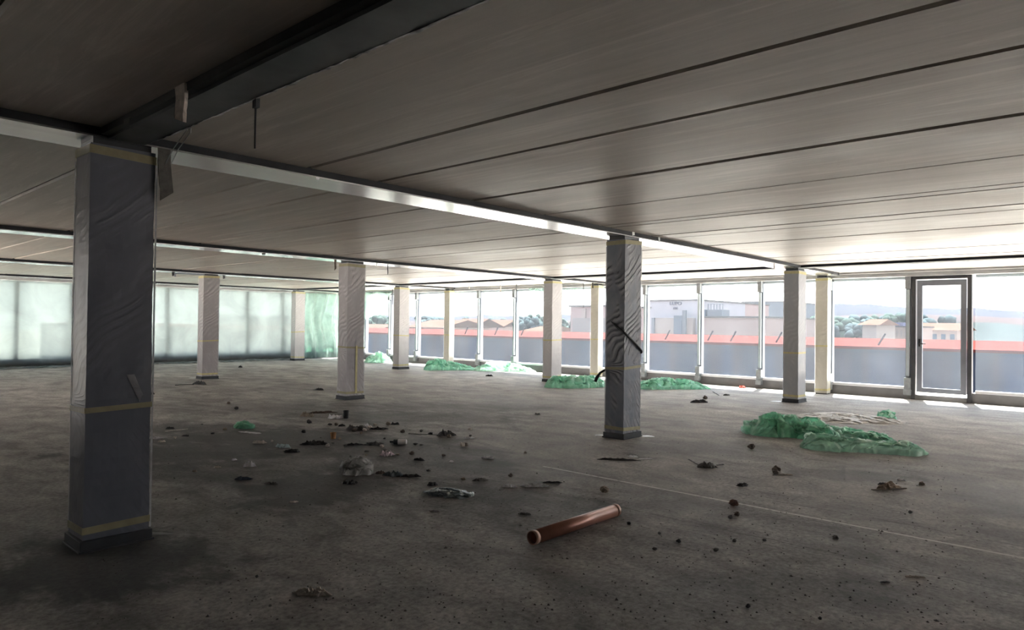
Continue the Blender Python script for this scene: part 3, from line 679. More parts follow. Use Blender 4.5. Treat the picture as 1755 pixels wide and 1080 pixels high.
LG = 'rubble and litter on the floor'
items = [
 ('scrap', 535, 1019, 62, M_pap, 'curled cream paper scrap lying alone on the near floor', 2, .34, .26),
 ('scrap', 503, 861, 15, M_pap, 'tiny pale chip on the floor behind the cream paper', 5, .5, .12),
 ('scrap', 428, 800, 24, M_white, 'bright white torn cup on the stained floor', 3, .5, .5),
 ('scrap', 416, 822, 26, mt('navy cloth', (.03, .045, .07), .7), 'dark blue crumpled rag in front of the white torn cup', 4, .6, .25),
 ('scrap', 401, 789, 10, M_white, 'small pale chip behind the white torn cup', 6, .8, .3),
 ('scrap', 429, 742, 44, mt('pale board', (.70, .69, .72), .7), 'pale flat board just in front of the green scrap', 7, .28, .03),
 ('scrap', 486, 767, 28, mt('aqua film scrap', (.50, .64, .66), .4), 'aqua film scrap in the dark stain', 8, .5, .3),
 ('scrap', 500, 775, 30, M_dk, 'charred rubbish in front of the aqua scrap', 9, .5, .25),
 ('scrap', 445, 760, 22, M_pap, 'dirty cream wad between the pale board and aqua scrap', 10, .5, .3),
 ('scrap', 540, 762, 46, M_dk, 'long charred rubbish strip by the orange cup', 11, .35, .2),
 ('scrap', 576, 717, 30, M_white, 'white rag with dark underside beside the black bucket', 12, .45, .3),
 ('scrap', 553, 708, 44, mt('brown card', (.11, .075, .06), .8), 'brown card strip behind the white rag', 13, .25, .12),
 ('scrap', 526, 714, 28, M_tan, 'tan broken block piece beside the white rag', 14, .5, .45),
 ('scrap', 612, 737, 40, M_grey, 'dark grey rubble heap with a pale top', 15, .5, .35),
 ('scrap', 626, 732, 16, M_white, 'pale scrap on top of the dark grey rubble', 16, .6, .5),
 ('scrap', 648, 736, 30, M_dk, 'charred flat piece beside the dark grey rubble', 17, .4, .15),
 ('scrap', 677, 728, 15, M_dk, 'black flake lying past the charred flat piece', 18, .5, .3),
 ('scrap', 586, 731, 12, M_dk, 'black crumb between the bucket and the grey rubble', 19, .5, .4),
 ('scrap', 663, 781, 22, M_pink, 'pinkish crumpled paper near the white bottle', 20, .8, .45),
 ('scrap', 718, 789, 20, M_dk, 'small black flake to the window side of the pinkish paper', 21, .5, .25),
 ('scrap', 598, 829, 28, M_black, 'black flat lump just in front of the clear bag', 22, .6, .3),
 ('scrap', 676, 816, 34, M_blue, 'blue-grey crumpled piece beside the clear bag', 23, .5, .35),
 ('scrap', 700, 817, 44, M_dk, 'long black rubbish strip beside the blue-grey piece', 24, .3, .12),
 ('scrap', 652, 812, 18, mt('brown wad', (.10, .07, .055), .8), 'brown wad touching the clear bag', 25, .5, .35),
 ('scrap', 765, 747, 30, M_grey, 'grey lump at one end of a light splinter pair', 26, .5, .45),
 ('scrap', 804, 752, 20, M_white, 'white splinter lying past the grey lump', 27, .3, .18),
 ('scrap', 836, 786, 22, M_foil, 'bright foil scrap on the lighter floor', 28, .35, .22),
 ('scrap', 774, 792, 8, M_white, 'tiny white chip near the bright foil scrap', 29, .7, .4),
 ('scrap', 872, 835, 26, M_foil, 'short foil curl beside the long foil strip', 30, .45, .22),
 ('scrap', 918, 834, 46, M_foil, 'long foil strip in front of the strapped column', 31, .28, .14),
 ('scrap', 945, 828, 34, M_dk, 'black tail end of the long foil strip', 32, .2, .10),
 ('scrap', 823, 824, 24, M_grey, 'low grey rubble crumb beside the blue-grey film', 33, .4, .25),
 ('scrap', 741, 832, 18, M_dk, 'black clod on the edge of the blue-grey film', 34, .6, .5),
 ('scrap', 900, 882, 22, M_grey, 'grey flake behind the copper-brown tube', 35, .4, .15),
 ('scrap', 745, 877, 18, mt('mauve flake', (.22, .19, .20), .7), 'mauve flake on the near floor', 36, .4, .12),
 ('scrap', 1060, 789, 66, M_dk, 'black flat bar before the strapped column', 37, .16, .06),
 ('scrap', 1084, 784, 18, M_foil, 'silver end piece on the black flat bar', 38, .5, .25),
 ('scrap', 1212, 801, 36, M_grey, 'grey rubble clod with splinters', 39, .5, .35),
 ('scrap', 1272, 833, 20, M_dk, 'black crumb beyond the chalk line', 40, .6, .35),
 ('scrap', 1522, 838, 52, M_wood, 'splintered timber piece with a dark base', 41, .3, .3),
 ('scrap', 1544, 824, 13, M_white, 'white chip beside the splintered timber', 42, .4, .3),
 ('scrap', 1513, 832, 14, M_dk, 'black lump against the splintered timber', 43, .7, .5),
 ('scrap', 1568, 990, 32, M_pap, 'pale splinter near the floor crack', 44, .2, .10),
 ('scrap', 1517, 999, 16, M_grey, 'small grey splinter near the floor crack', 45, .3, .15),
 ('scrap', 1198, 690, 30, M_dk, 'black wire-like litter near the windows', 46, .35, .25),
 ('scrap', 1245, 678, 12, M_dk, 'dark flake near the sunlit kerb', 47, .4, .3),
 ('scrap', 1272, 665, 14, M_redp, 'red plastic bit on the sunlit strip', 48, .6, .45),
 ('scrap', 342, 659, 26, M_dk, 'black lump in front of the column before the sheeted windows', 49, .4, .35),
 ('scrap', 548, 669, 15, M_dk, 'dark lump on the pale floor before the mauve column', 50, .5, .4),
 ('scrap', 259, 676, 12, M_dk, 'dark crumb beside the nearest column edge, far off', 51, .5, .5),
 ('scrap', 412, 630, 6, M_dk, 'black crumb near the trailing sheeting', 52, .8, .8),
 ('scrap', 292, 735, 14, M_dk, 'black flake above the pale crate lid', 53, .4, .3),
 ('scrap', 264, 752, 34, mt('crate lid', (.48, .47, .50), .6), 'pale crate lid beside the nearest column', 54, .4, .14),
 ('scrap', 277, 758, 12, M_pap, 'small pale ring in front of the crate lid', 55, .7, .4),
 ('scrap', 318, 748, 14, M_dk, 'black flake past the crate lid', 56, .4, .3),
 ('scrap', 465, 830, 24, M_grey, 'low brown-grey clod on the stained floor', 57, .4, .2),
 ('scrap', 373, 802, 14, M_pap, 'dull paper crumb past the blue rag', 58, .5, .3),
 ('scrap', 921, 711, 10, M_dk, 'dark crumb on the open floor toward the windows', 59, .6, .4),
 ('scrap', 641, 762, 34, M_grey, 'grey flattened rubble behind the white bottle', 60, .4, .18),
 ('scrap', 607, 763, 26, M_dk, 'thin charred piece behind the pinkish paper', 61, .35, .15),
 ('scrap', 1028, 660, 16, M_dk, 'black rubbish at the end of the rounded green heap', 62, .5, .5),
 ('scrap', 838, 645, 14, M_dk, 'dark scrap on the floor before the light green heap', 63, .5, .3),
]
for it in items:
    _, px, py, wp, mt_, lab, sd_, asp, h = it
    nm = 'litter_scrap'
    scrap(px, py, wp, mt_, lab, sd_, asp, h, name=nm, cat='litter', group=LG)
stones = [(1036, 844, 15, M_tan, 'tan stone between the tube end and the chalk line'), (1258, 867, 15, M_red, 'reddish stone lying on the chalk line'), (1252, 889, 9, M_grey, 'small dark stone just in front of the reddish stone'),
 (1263, 884, 9, M_stone, 'tiny brown stone beside the small dark stone'), (1330, 812, 16, M_stone, 'brown stone with a paper tail'), (1288, 770, 12, M_stone, 'dark brown stone before the large green heap'),
 (1432, 924, 9, M_grey, 'dark pebble between the chalk line and the crack'), (1163, 930, 8, M_dk, 'black pebble beyond the tube on the near floor'), (1078, 899, 7, M_dk, 'black pebble close to the tube end'),
 (1227, 945, 9, M_grey, 'dark pebble on the near floor below the reddish stone'), (1122, 943, 7, M_grey, 'grey pebble nearest the tube on the camera side'), (1209, 684, 8, M_stone, 'brown pebble near the black wire-like litter'),
 (875, 818, 8, M_stone, 'brown pebble behind the foil curl'), (1259, 929, 7, M_dk, 'black pebble near the crack'), (405, 702, 7, M_dk, 'dark pebble on the open floor behind the green scrap'), (392, 693, 6, M_stone, 'brown pebble beside the dark one behind the green scrap'),
 (1310, 928, 6, M_grey, 'grey pebble between two dark ones by the crack'), (1560, 880, 7, M_grey, 'grey pebble past the chalk line near the splintered timber'), (1405, 1062, 6, M_dk, 'black pebble on the nearest floor'), (440, 990, 6, M_dk, 'black pebble beyond the foot of the nearest column'),
 (1282, 1042, 8, M_dk, 'black pebble at the near floor stain'), (690, 742, 8, M_stone, 'brown pebble behind the white bottle'), (530, 726, 8, M_dk, 'dark pebble in front of the tan block'), (1580, 832, 9, M_tan, 'pale pebble beyond the splintered timber'),
 (1130, 916, 6, M_grey, 'grey pebble between the tube and the small dark stones'), (520, 742, 7, M_dk, 'dark pebble in front of the brown card'), (463, 1040, 5, M_grey, 'grey pebble before the cream paper')]
for i, (px, py, wp, m_, lab) in enumerate(stones): stone(px, py, wp, m_, lab, i*1.7+.3)
scrap(1345, 814, 26, M_pap, 'paper tail trailing from the brown stone', 71, .2, .08, name='litter_scrap', cat='litter', group=LG)
stick((1180, 788), (1196, 797), .008, M_dk, 'thin dark splinter on one side of the rubble clod', cat='splinter', name='splinter', group='splinters')
stick((1228, 798), (1240, 797), .008, M_dk, 'thin dark splinter on the other side of the rubble clod', cat='splinter', name='splinter', group='splinters')
stick((1095, 787), (1118, 787), .006, M_foil, 'thin silver wire by the black flat bar', cat='wire', name='wire')
stick((1495, 841), (1552, 838), .014, M_stone, 'dark lath under the splintered timber', cat='lath', name='lath')
stick((283, 740), (322, 736), .008, M_pap, 'thin pale stick past the crate lid', cat='stick', name='stick')
stick((300, 661), (332, 660), .02, M_dk, 'dark batten beside the black lump', cat='batten', name='batten')
stick((1222, 672), (1232, 678), .012, M_dk, 'dark bent nail strip near the sunlit kerb', cat='strip', name='metal_strip')
stick((700, 744), (752, 746), .007, M_dk, 'thin dark rod leading to the grey lump', cat='rod', name='thin_rod')
# loose crumbs in the rubble
rnd = random.Random(77)
for i in range(46):
    px = rnd.gauss(600, 130); py = 728 + abs(rnd.gauss(0, 42)); px = max(300, min(900, px))
    stone(px, py, rnd.uniform(4, 9), rnd.choice([M_dk, M_grey, M_stone, M_grey, M_tan, M_pap]), 'small rubble crumb strewn among the litter on the stained floor', 40+i*.9, rnd.uniform(.4, .8), 'rubble_crumb', 'rubble', 'rubble crumbs among the litter')
# grit nobody could count
b = MB(); rnd = random.Random(5)
for i in range(1500):
    px = rnd.uniform(160, 1700); py = 690 + 380*rnd.random()**.8; p = G(px, py)
    if p.x < .6 and p.y > -.2 : continue
    r = rnd.uniform(.003, .009)*(1.6 if rnd.random() < .06 else 1)
    vs = [(p.x+r*rnd.uniform(.6, 1.3)*dx, p.y+r*rnd.uniform(.6, 1.3)*dy, max(0, r*dz*rnd.uniform(.5, 1))) for dx, dy, dz in ((1,0,0), (0,1,0), (-1,0,0), (0,-1,0), (0,0,1))]
    b.add(vs, [(0,1,4), (1,2,4), (2,3,4), (3,0,4), (3,2,1,0)])
tag(b.build('floor_grit', mt('dark grit', (.07, .065, .06))), 'fine dark grit scattered over the near concrete floor', 'grit', kind='stuff')

# ------------------------------------------------------------------ bits hanging from the ceiling
HG = 'scraps and hangers under the beams'
def hang(p, h, w_, mat, label, name='hanging_strip', cat='strip', tilt=0, t=.004, axis='x', cut=.25):
    """ragged strip hanging from point p"""
    b = MB(); n = 8
    for s in (0, 1):
        for i in range(n+1):
            v = i/n; ww = w_*(.5+.06*fbm((v*5, p.x*7, s), 2))*(1-cut*v)
            for q in (-1, 1):
                zz = p.z-h*v + (q*h*.10 if i == n else 0)
                lat = q*ww+tilt*v; fl = .02*math.sin(v*5)*h+(t if s else 0)
                b.v.append(Vector((p.x+lat, p.y+fl, zz)) if axis == 'x' else Vector((p.x+fl, p.y+lat, zz)))
    m_ = 2*(n+1)
    for i in range(n):
        b.f += [(2*i, 2*i+1, 2*i+3, 2*i+2), (m_+2*i, m_+2*i+2, m_+2*i+3, m_+2*i+1), (2*i, 2*i+2, m_+2*i+2, m_+2*i), (2*i+1, m_+2*i+1, m_+2*i+3, 2*i+3)]
    b.f += [(0, m_, m_+1, 1), (2*n, 2*n+1, m_+2*n+1, m_+2*n)]
    return tag(b.build(name, mat), label, cat, HG)
M_rust = mt('rusty hanger', (.05, .038, .03))
b = MB(); p = Vector((.328, -1.55, HZ-.002)); b.tube([p+Vector((0, 0, .02)), p-Vector((0, 0, .12)), p-Vector((0, 0, .262))], [.006, .0055, .005], 8); b.box((p.x-.008, p.y-.02, HZ-.045), (p.x+.014, p.y+.02, HZ+.01))
tag(b.build('hanger_rod', M_dsteel), 'thin dark rod hanging from the crosswise beam', 'rod', HG)
pt = AX(306, 137, .045); pt.z = HZ+.03
p0 = AX(309, 140, .04)
o = hang(Vector((.035, p0.y, min(p0.z, CZ-.006))), .19, .12, mt('pale timber wedge', (.72, .64, .57), .7), 'pale timber wedge sticking out beneath the crosswise beam', 'timber_wedge', 'wedge', tilt=-.01, t=.018, axis='y', cut=.1)
p0 = AY(279, 256, -.02); hang(Vector((p0.x, -.05, HZ-.001)), .33, .085, mt('dark torn board', (.12, .115, .105), .8), 'dark torn board hanging beside the top of the nearest column', 'torn_board', 'board', tilt=.02, t=.01, cut=.0)
b = MB(); q = AX(327, 214, .34); q.z = HZ; q2 = Vector((.46, -.12, HZ-.11)); b.tube([q, q+Vector((.02, .05, -.015)), q.lerp(q2, .6)+Vector((0, 0, .01)), q2], .0035, 6)
b.tube([q+Vector((0, .05, 0)), q.lerp(q2, .5)+Vector((-.03, .03, -.01)), q2+Vector((-.04, 0, -.01))], .003, 6)
tag(b.build('loose_wires', plain('bright wire', (.45, .45, .45), .4, .5, .1, 20)), 'two loose bright wires curling from the beam junction at the nearest column', 'wires', HG)
p0 = AX(220, 203, .05); hang(Vector((.04, p0.y, p0.z)), .035, .10, M_grey, 'small grey tag stuck to the beam above the nearest column', 'tag', 'tag', axis='y')
p0 = AY(1086, 397, -.045); hang(Vector((p0.x, -.045, p0.z)), .05, .055, M_white, 'square white tag on the beam above the strapped column', 'tag', 'tag', cut=.05)
p0 = AY(1130, 406, -.045); hang(Vector((p0.x, -.045, p0.z+.01)), .07, .05, M_foil, 'small metal clip on the beam past the strapped column', 'clip', 'clip')
for (px, py, j, h, ww, mt_, lab) in [(575, 441, 1, .19, .05, M_stone, 'brown strip hanging from the second-row beam before the mauve column'), (646, 449, 1, .06, .03, M_white, 'short pale strip on the second-row beam past the mauve column'),
        (665, 452, 1, .20, .025, M_dsteel, 'dark rod-like strip hanging from the second-row beam'), (452, 432, 1, .03, .08, M_rust, 'low dark plate on the second-row beam'), (297, 466, 2, .10, .07, M_dsteel, 'dark bracket hanging from the third-row beam'),
        (384, 471, 2, .10, .07, M_dsteel, 'dark bracket beside the column before the sheeted windows'), (1327, 460, 0, .10, .05, M_stone, 'rusty strip hanging near the column by the glass door'), (545, 293, 0, .02, .03, M_foil, 'tiny silver clip on the bright beam')]:
    p0 = AY(px, py, LB*j-.045); hang(Vector((p0.x, LB*j-.045, HZ+.0)), h, ww, mt_, lab)
b = MB(); y = 2*LB-.1; pa = AY(300, 472, y); pb = AY(350, 471, y); b.tube([(pa.x, y, HZ-.12), (pa.x, y, HZ-.05), (pa.x+.08, y, HZ-.03), (pb.x, y, HZ-.03)], .02, 8)
tag(b.build('bent_pipe', M_alud, smooth=True), 'bent grey pipe under the third-row beam', 'pipe', HG)
for (px, py0, py1, r_, mt_, lab) in [(1000, 478, 528, .010, M_dsteel, 'long thin rod hanging before a window by the second edge post'), (942, 478, 500, .012, M_dsteel, 'short rod hanging behind the pale second-row column'), (673, 497, 522, .014, M_dsteel, 'dark rod hanging beside the pale third-row column'),
        (858, 488, 503, .02, M_pap, 'pale dangling strap at the window head'), (519, 497, 511, .018, M_dsteel, 'dark rod hanging beside the column near the far corner'), (885, 500, 518, .012, M_dsteel, 'dark hook on a mullion of the window wall'), (1016, 474, 494, .02, M_rust, 'rusty hanger above the second edge post'), (804, 488, 495, .015, M_pap, 'tiny pale tag at the window head')]:
    X = 14.6 if px not in (519,) else 13.0
    a = AX(px, py0, X); c = AX(px, py1, X); a.z = 2.764
    tag(MB().tube([a, a.lerp(c, .5), c], [r_, r_, r_*.8], 8).build('hanging_rod', mt_), lab, 'rod', HG)

# ------------------------------------------------------------------ outside
M_grd = plain('street ground', (.14, .13, .12), .9, 0, .2, .05, spec=0)
b = MB(); b.box((X1+1.2, -400, -12.6), (700, 900, -12)); b.box((-300, 21.5, -12.6), (X1+1.2, 900, -12)); tag(b.build('floor', M_grd), 'pale ground of the town outside', 'ground', kind='structure')
M_terr = plain('pale bounce gravel', (.82, .765, .70), .9, 0, .08, 6, spec=0)  # for the unseen terraces, added to bounce sunlight onto the ceiling
b = MB(); b.box((X1+.46, -30, -.9), (24, 35, -.5)); tag(b.build('floor', M_terr), 'unseen pale terrace added outside the window wall to bounce light in', 'terrace', kind='structure')
b = MB(); b.box((-20, Y1+.46, -.9), (X1+.45, 28, -.5)); tag(b.build('floor', M_terr), 'unseen pale terrace added outside the sheeted windows to bounce light in', 'terrace', kind='structure')
b = MB(); b.box((-26, 2, -.9), (X0-.4, 28, -.5)); tag(b.build('floor', M_terr), 'unseen pale terrace added behind the viewer to bounce light in', 'terrace', kind='structure')
b = MB(); b.box((5, -26, -.9), (X1+.45, Y0-.4, -.5)); tag(b.build('floor', M_terr), 'unseen pale terrace added at the near end to bounce light in', 'terrace', kind='structure')
M_blk2 = plain('dark stay paint', (.03, .03, .035), .9, spec=0)
def facade_mat():
    t = NT('neighbour facade'); p = t.pos()
    sep = t.n('ShaderNodeSeparateXYZ'); t.l(p, sep.inputs[0])
    bay = t.noise(t.map(p, (0, .35, 0)), 1.0, 2, .4); st = t.noise(t.map(p, (0, 2, 1.2)), 1.0, 4, .5)
    c = t.ramp(bay, [(.35, (.018, .026, .042)), (.5, (.029, .030, .040)), (.65, (.018, .028, .054))])
    c = t.mix(.4, c, t.ramp(st, [(.3, .36), (.7, .64)]), 'OVERLAY')
    t.pbr(c, .8, spec=0); return t.m
def tri_roof(b, x0, y0, x1, y1, z, h, ov=.4):
    xm = (x0+x1)/2
    vs = [(x0-ov, y0-ov, z), (x1+ov, y0-ov, z), (x1+ov, y1+ov, z), (x0-ov, y1+ov, z), (xm, y0-ov+.2, z+h), (xm, y1+ov-.2, z+h)]
    b.add(vs, [(0,3,2,1), (0,1,4), (1,2,5,4), (2,3,5), (3,0,4,5)])
OB = 'town buildings seen through the windows'
e = empty('long_building', (45, 40, -12)); tag(e, 'long blue-grey building with a low red roof right across the street', 'building', OB)
b = MB(); b.box((38.4, -60, -12), (54, 160, .42)); b.build('wall', facade_mat(), e)
b = MB(); b.add([(38, -60, .42), (38, 160, .42), (38, 160, .56), (38, -60, .56), (50, -60, .84), (50, 160, .84), (54, -60, .42), (54, 160, .42)],
    [(0,1,2,3), (3,2,5,4), (4,5,7,6), (0,6,7,1), (0,3,4,6), (1,7,5,2)]); b.build('roof', plain('red roof sheet', (.040, .0115, .0105), .9, 0, .08, .8, spec=0), e)
for i, (px, py) in enumerate([(1140, 583), (1213, 585), (1505, 592), (797, 572), (848, 571), (893, 571), (1252, 586), (1330, 588)]):
    a = AX(px, py, 39.5); a.z = .62; tag(MB().tube([a, a+Vector((0, -.35, .62))], .05, 8).build('roof_stay', M_blk2), 'thin leaning stay on the red roof, %s' % ['before the white tower', 'before the cream hall', 'before the balconied block', 'by the first far red-roofed house', 'by the second far red-roofed house', 'before the pale trees', 'at the far end of the cream hall', 'before the trees by the cream hall'][i], 'roof stay', 'stays on the red roof')
def bld(X, x0p, x1p, ytop, depth, mat, label, roof=None, rh=0, wins=None, extra=None, zb=-12):
    """building whose street face stands at X, between two photo columns"""
    a = AX(x0p, ytop, X); c = AX(x1p, ytop, X); y0, y1 = min(a.y, c.y), max(a.y, c.y); z = (a.z+c.z)/2
    e = empty('town_building', (X+depth/2, (y0+y1)/2, zb)); tag(e, label, 'building', OB)
    b = MB(); b.box((X, y0, zb), (X+depth, y1, z)); b.build('wall', mat, e)
    if roof:
        b = MB(); tri_roof(b, X, y0, X+depth, y1, z, rh); b.build('roof', roof, e)
    else:
        b = MB(); b.box((X-.15, y0-.15, z), (X+depth+.15, y1+.15, z+.18)); b.build('roof_edge', M_ledge, e)
    if wins:
        wm, n, zt, zh = wins
        for k in range(n):
            ya = y0+(y1-y0)*(k+.25)/n; yb_ = y0+(y1-y0)*(k+.75)/n
            b = MB(); b.box((X-.08, ya, z-zt-zh), (X+.05, yb_, z-zt)); b.build('window', wm, e)
    return e, y0, y1, z
M_ledge = plain('pale ledge', (.09, .085, .083), .8, 0, .1, 1, spec=0)
M_cream = plain('cream render', (.235, .185, .172), .8, 0, .06, .4, spec=0); M_whb = plain('white cladding', (.26, .25, .275), .7, 0, .05, .5, spec=0); M_tanb = plain('tan render', (.19, .165, .158), .8, 0, .06, .5, spec=0)
M_pinkb = plain('pinkish render', (.25, .185, .178), .8, 0, .06, .5, spec=0); M_glz = plain('blue grey glazing', (.075, .09, .115), .4, 0, .15, 1, spec=0); M_terra = plain('terracotta tiles', (.045, .027, .022), .85, 0, .2, 1.5, spec=0); M_blk = plain('blue grey block', (.11, .12, .14), .8, 0, .1, .4, spec=0)
e, y0, y1, z = bld(78, 1112, 1196, 516, 14, M_whb, 'white stepped tower with dark lettering above a tan base', None)
b = MB(); zz = AX(1150, 545, 77.4).z; b.box((77.3, y0+.3, -12), (78, y1-1.0, zz)); b.build('tan_base', M_tanb, e)
ya = AX(1170, 545, 77.2).y; yb_ = AX(1156, 545, 77.2).y; b = MB(); b.box((77.0, ya, -1), (77.32, yb_, AX(1160, 541, 77.2).z)); b.build('blue_panel', M_glz, e)
b = MB(); b.box((77.0, ya-.5, -1), (77.3, ya-.05, AX(1170, 532, 77.2).z)); b.build('downpipe', M_blk, e)
ya = AX(1122, 545, 77.2).y; yb_ = AX(1118, 545, 77.2).y; b = MB(); b.box((77.0, ya, -1), (77.32, yb_, zz)); b.build('dark_strip', M_blk, e)
def letters(txt, X, px0, px1, pyb, pyt, mat, parent):
    cu = bpy.data.curves.new('txt', 'FONT'); cu.body = txt; cu.extrude = .02; o = bpy.data.objects.new('txt', cu); C.objects.link(o)
    dg = bpy.context.evaluated_depsgraph_get(); me = bpy.data.meshes.new_from_object(o.evaluated_get(dg)); bpy.data.objects.remove(o)
    xs_ = [v.co.x for v in me.vertices]; ys_ = [v.co.y for v in me.vertices]
    A = AX(px0, pyb, X); B = AX(px1, pyb, X); T = AX(px0, pyt, X)
    off = parent_loc(parent)
    for v in me.vertices:
        u = (v.co.x-min(xs_))/(max(xs_)-min(xs_)); t_ = (v.co.y-min(ys_))/(max(ys_)-min(ys_))
        v.co = Vector((X-v.co.z*3, A.y+(B.y-A.y)*u, A.z+(T.z-A.z)*t_))-off
    me.materials.append(mat); q = bpy.data.objects.new('lettering', me); C.objects.link(q); q.parent = parent
M_let = plain('dark lettering', (.11, .11, .14), .6, 0, .1, 5, spec=0)
letters('LUPO', 77.9, 1148, 1168, 523, 517.5, M_let, e); letters('MM', 77.9, 1154, 1161, 530.5, 526.5, M_let, e)
e, y0, y1, z = bld(70, 1203, 1313, 545, 16, M_cream, 'long plain cream hall beyond the red roof')
b = MB(); ya = AX(1240, 545, 71).y; yb_ = AX(1215, 545, 71).y; b.box((70.6, ya, z+.18), (72.5, yb_, AX(1220, 531, 71).z)); b.build('roof_plant', M_blk, e)
b = MB(); zt = AX(1220, 521, 71).z; zr = AX(1220, 531, 71).z
for k in range(6):
    yk = ya+(yb_-ya)*k/5; b.tube([(70.8, yk, zr), (70.8, yk, zt)], .05, 6)
b.tube([(70.8, ya, zt), (70.8, yb_, zt)], .05, 6); b.build('railing', M_blk, e)
b = MB(); ya = AX(1212, 545, 71).y; yb_ = AX(1203, 545, 71).y; b.box((70.6, ya, z+.18), (72.5, yb_, AX(1207, 531, 71).z)); b.build('roof_plant', M_glz, e)
bld(98, 1241, 1272, 521, 10, M_pinkb, 'pale pink box building behind the cream hall')
bld(150, 1272, 1345, 518, 20, M_blk, 'blue-grey block in haze behind the pink box building')
e, y0, y1, z = bld(60, 978, 1046, 526, 8, M_pinkb, 'pinkish flat-roofed block beside the second edge post')
b = MB(); zz = AX(1000, 545, 59.4).z; b.box((59.3, y0-.2, -12), (60, y1-.8, zz)); b.build('lower_front', M_tanb, e)
ya = AX(1003, 540, 59.8).y; yb_ = AX(996, 540, 59.8).y; b = MB(); b.box((59.8, ya, zz), (60.05, yb_, z-.2)); b.build('window', M_cream, e)
bld(72, 1478, 1502, 557, 7, M_tanb, 'grey-tan gabled house beyond the red roof', M_terra, .6)
e, y0, y1, z = bld(82, 1505, 1556, 561, 12, M_cream, 'cream balconied block with an awning', None, wins=(M_tanb, 7, .35, .7))
b = MB(); a = AX(1504, 557, 80.5); c = AX(1550, 557, 80.5); b.box((79.9, c.y, a.z-.1), (81.7, a.y, a.z+.28)); b.build('awning', plain('blue awning', (.07, .075, .13), .7, 0, .1, 2, spec=0), e)
bld(104, 1565, 1640, 566, 12, M_cream, 'cream house seen through the glass door', M_terra, 1.0, wins=(M_glz, 5, .5, .7))
bld(120, 1420, 1480, 553, 12, M_whb, 'white low house among the pale trees', wins=(M_glz, 5, .5, .8))
bld(70, 700, 760, 561, 10, M_cream, 'cream house with a terracotta roof between the third-row column and edge post', M_terra, 1.2, wins=(M_glz, 4, .3, .7))
bld(86, 768, 810, 561, 8, M_pinkb, 'first low pink house with a terracotta roof along the windows', M_terra, 1.6)
bld(96, 821, 862, 560, 7, M_cream, 'second low cream house with a terracotta roof along the windows', M_terra, 1.4, wins=(M_glz, 4, .3, .8))
bld(72, 896, 934, 568, 8, M_whb, 'low white house with a terracotta roof beside the pale second-row column', M_terra, .7)
bld(64, 575, 640, 566, 9, M_pinkb, 'low pink house in the far corner window', M_terra, 1.0)
# trees
def crown_mesh(b, c, r, h, seed, n=26):
    for i in range(n):
        rnd = random.Random(seed*100+i); a = rnd.uniform(0, 6.28); rr = r*rnd.random()**.6; z = rnd.uniform(-.45, .5)*h
        k = r*rnd.uniform(.28, .45)*(1-abs(z)/h*.6); p = Vector((c.x+rr*math.cos(a), c.y+rr*math.sin(a), c.z+z))
        bm = bmesh.new(); bmesh.ops.create_icosphere(bm, subdivisions=2, radius=1)
        base = len(b.v)
        for v in bm.verts: b.v.append(p+v.co*k*(1+.35*noise.noise(v.co*2.3+Vector((i, seed, 0)))))
        b.f += [tuple(v.index+base for v in f.verts) for f in bm.faces]; bm.free()
M_tree = plain('hazy green foliage', (.024, .036, .032), .9, 0, .35, 1.2, spec=0); M_treeb = plain('blue green foliage', (.025, .036, .040), .9, 0, .3, 1.0, spec=0); M_trunk = plain('bark', (.14, .11, .09), .9, spec=0)
def tree(px, pyt, X, r, mat, label):
    t_ = AX(px, pyt, X); h = r*1.4; c = Vector((X, t_.y, t_.z-h*.55)); e = empty('tree', (X, t_.y, -12)); tag(e, label, 'tree', 'trees in the town outside')
    b = MB(); crown_mesh(b, c, r, h, int(px)); b.build('crown', mat, e, smooth=True)
    MB().tube([(X, t_.y, -12), (X+.2, t_.y, -6), (X, t_.y, c.z)], [r*.12, r*.1, r*.06], 8).build('trunk', M_trunk, e)
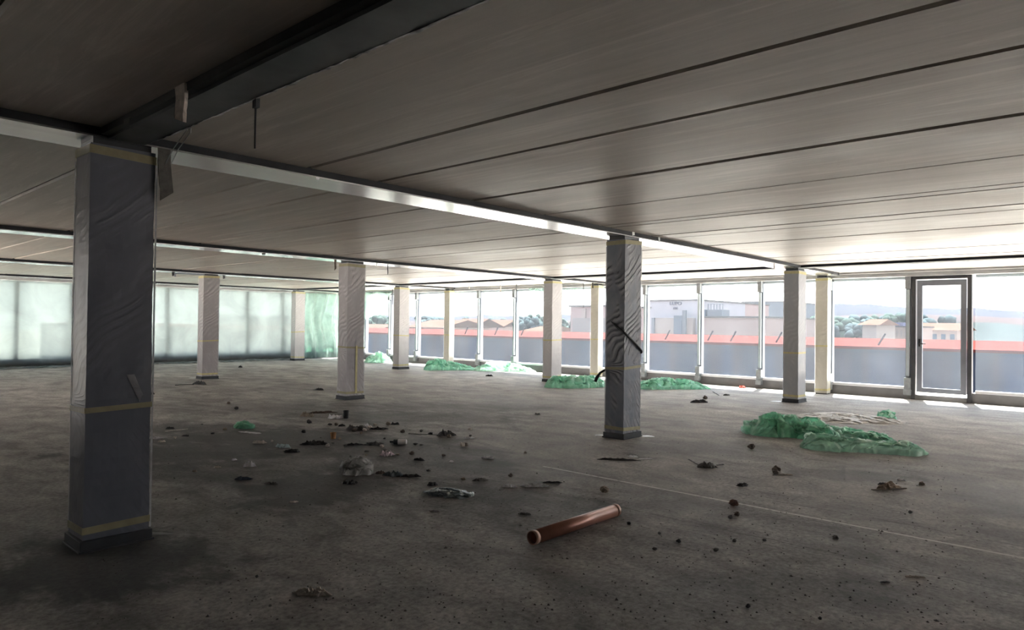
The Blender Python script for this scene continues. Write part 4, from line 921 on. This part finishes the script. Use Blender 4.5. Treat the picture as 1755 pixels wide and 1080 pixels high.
tl = [(655, 543, 78, 3.0, 'bushy tree behind the mauve column'), (735, 541, 100, 3.0, 'round tree between the third-row column and the third edge post'), (905, 546, 84, 2.2, 'low tree beside the pale second-row column'), (927, 541, 122, 2.6, 'dark tree touching the pale second-row column'),
      (790, 548, 150, 4.5, 'distant tree above the pink house'), (850, 549, 128, 3.6, 'distant tree above the cream terracotta-roofed house'), (1320, 556, 125, 3.0, 'tree past the cream hall'), (1340, 561, 93, 2.2, 'small tree touching the column by the glass door'), (1395, 555, 100, 2.6, 'tree between the last column and the nearest edge post'),
      (1432, 548, 106, 3.0, 'pale tree beside the nearest edge post'), (1455, 545, 138, 3.4, 'tallest pale tree before the gabled house'), (1470, 558, 94, 2.0, 'rounded tree touching the gabled house'), (1516, 540, 150, 3.6, 'hazy tree above the blue awning'), (1545, 543, 172, 4.0, 'hazy tree beside the glass door frame'), (1590, 544, 182, 4.5, 'hazy tree seen through the glass door'), (972, 549, 100, 2.4, 'small tree beside the pinkish block')]
for i, (px, pyt, X, r_, lab) in enumerate(tl): tree(px, pyt, X, r_, M_tree if i % 3 == 0 else M_treeb, lab)
# hills
def ridge(X, prof, mat, name, depth=120):
    b = MB(); pts = []
    for i in range(len(prof)-1):
        (xa, ya), (xb, yb_) = prof[i], prof[i+1]
        for k in range(12):
            f = k/12; px = xa+(xb-xa)*f; py = ya+(yb_-ya)*f; q = AX(px, py, X); pts.append((q.y, q.z+fbm((q.y*.02, X, 0), 4)*X*.004))
    pts.sort()
    vs = []
    for (y, z) in pts: vs += [(X, y, -12), (X+20, y, z), (X+depth, y, z*.7), (X+depth+40, y, -12)]
    b.add(vs, [(4*i+k, 4*i+k+1, 4*i+5+k, 4*i+4+k) for i in range(len(pts)-1) for k in range(3)])
    tag(b.build(name, mat, smooth=True), None, None, kind='structure')
ridge(420, [(1755, 531), (1600, 528), (1430, 519), (1285, 517), (1110, 533), (900, 541), (700, 541), (560, 540), (300, 540)], plain('hazy far hill', (.030, .033, .042), .95, 0, .08, .02, spec=0), 'terrain')
ridge(260, [(1755, 545), (1600, 538), (1430, 536), (1285, 536), (1110, 545), (900, 550), (700, 550), (560, 549), (300, 548)], plain('pinkish slope', (.036, .030, .032), .95, 0, .15, .05, spec=0), 'terrain')
ridge(180, [(1755, 556), (1600, 551), (1430, 550), (1285, 552), (1110, 555), (900, 557), (700, 556), (560, 555), (300, 553)], plain('green slope', (.024, .030, .032), .95, 0, .3, .08, spec=0), 'terrain')
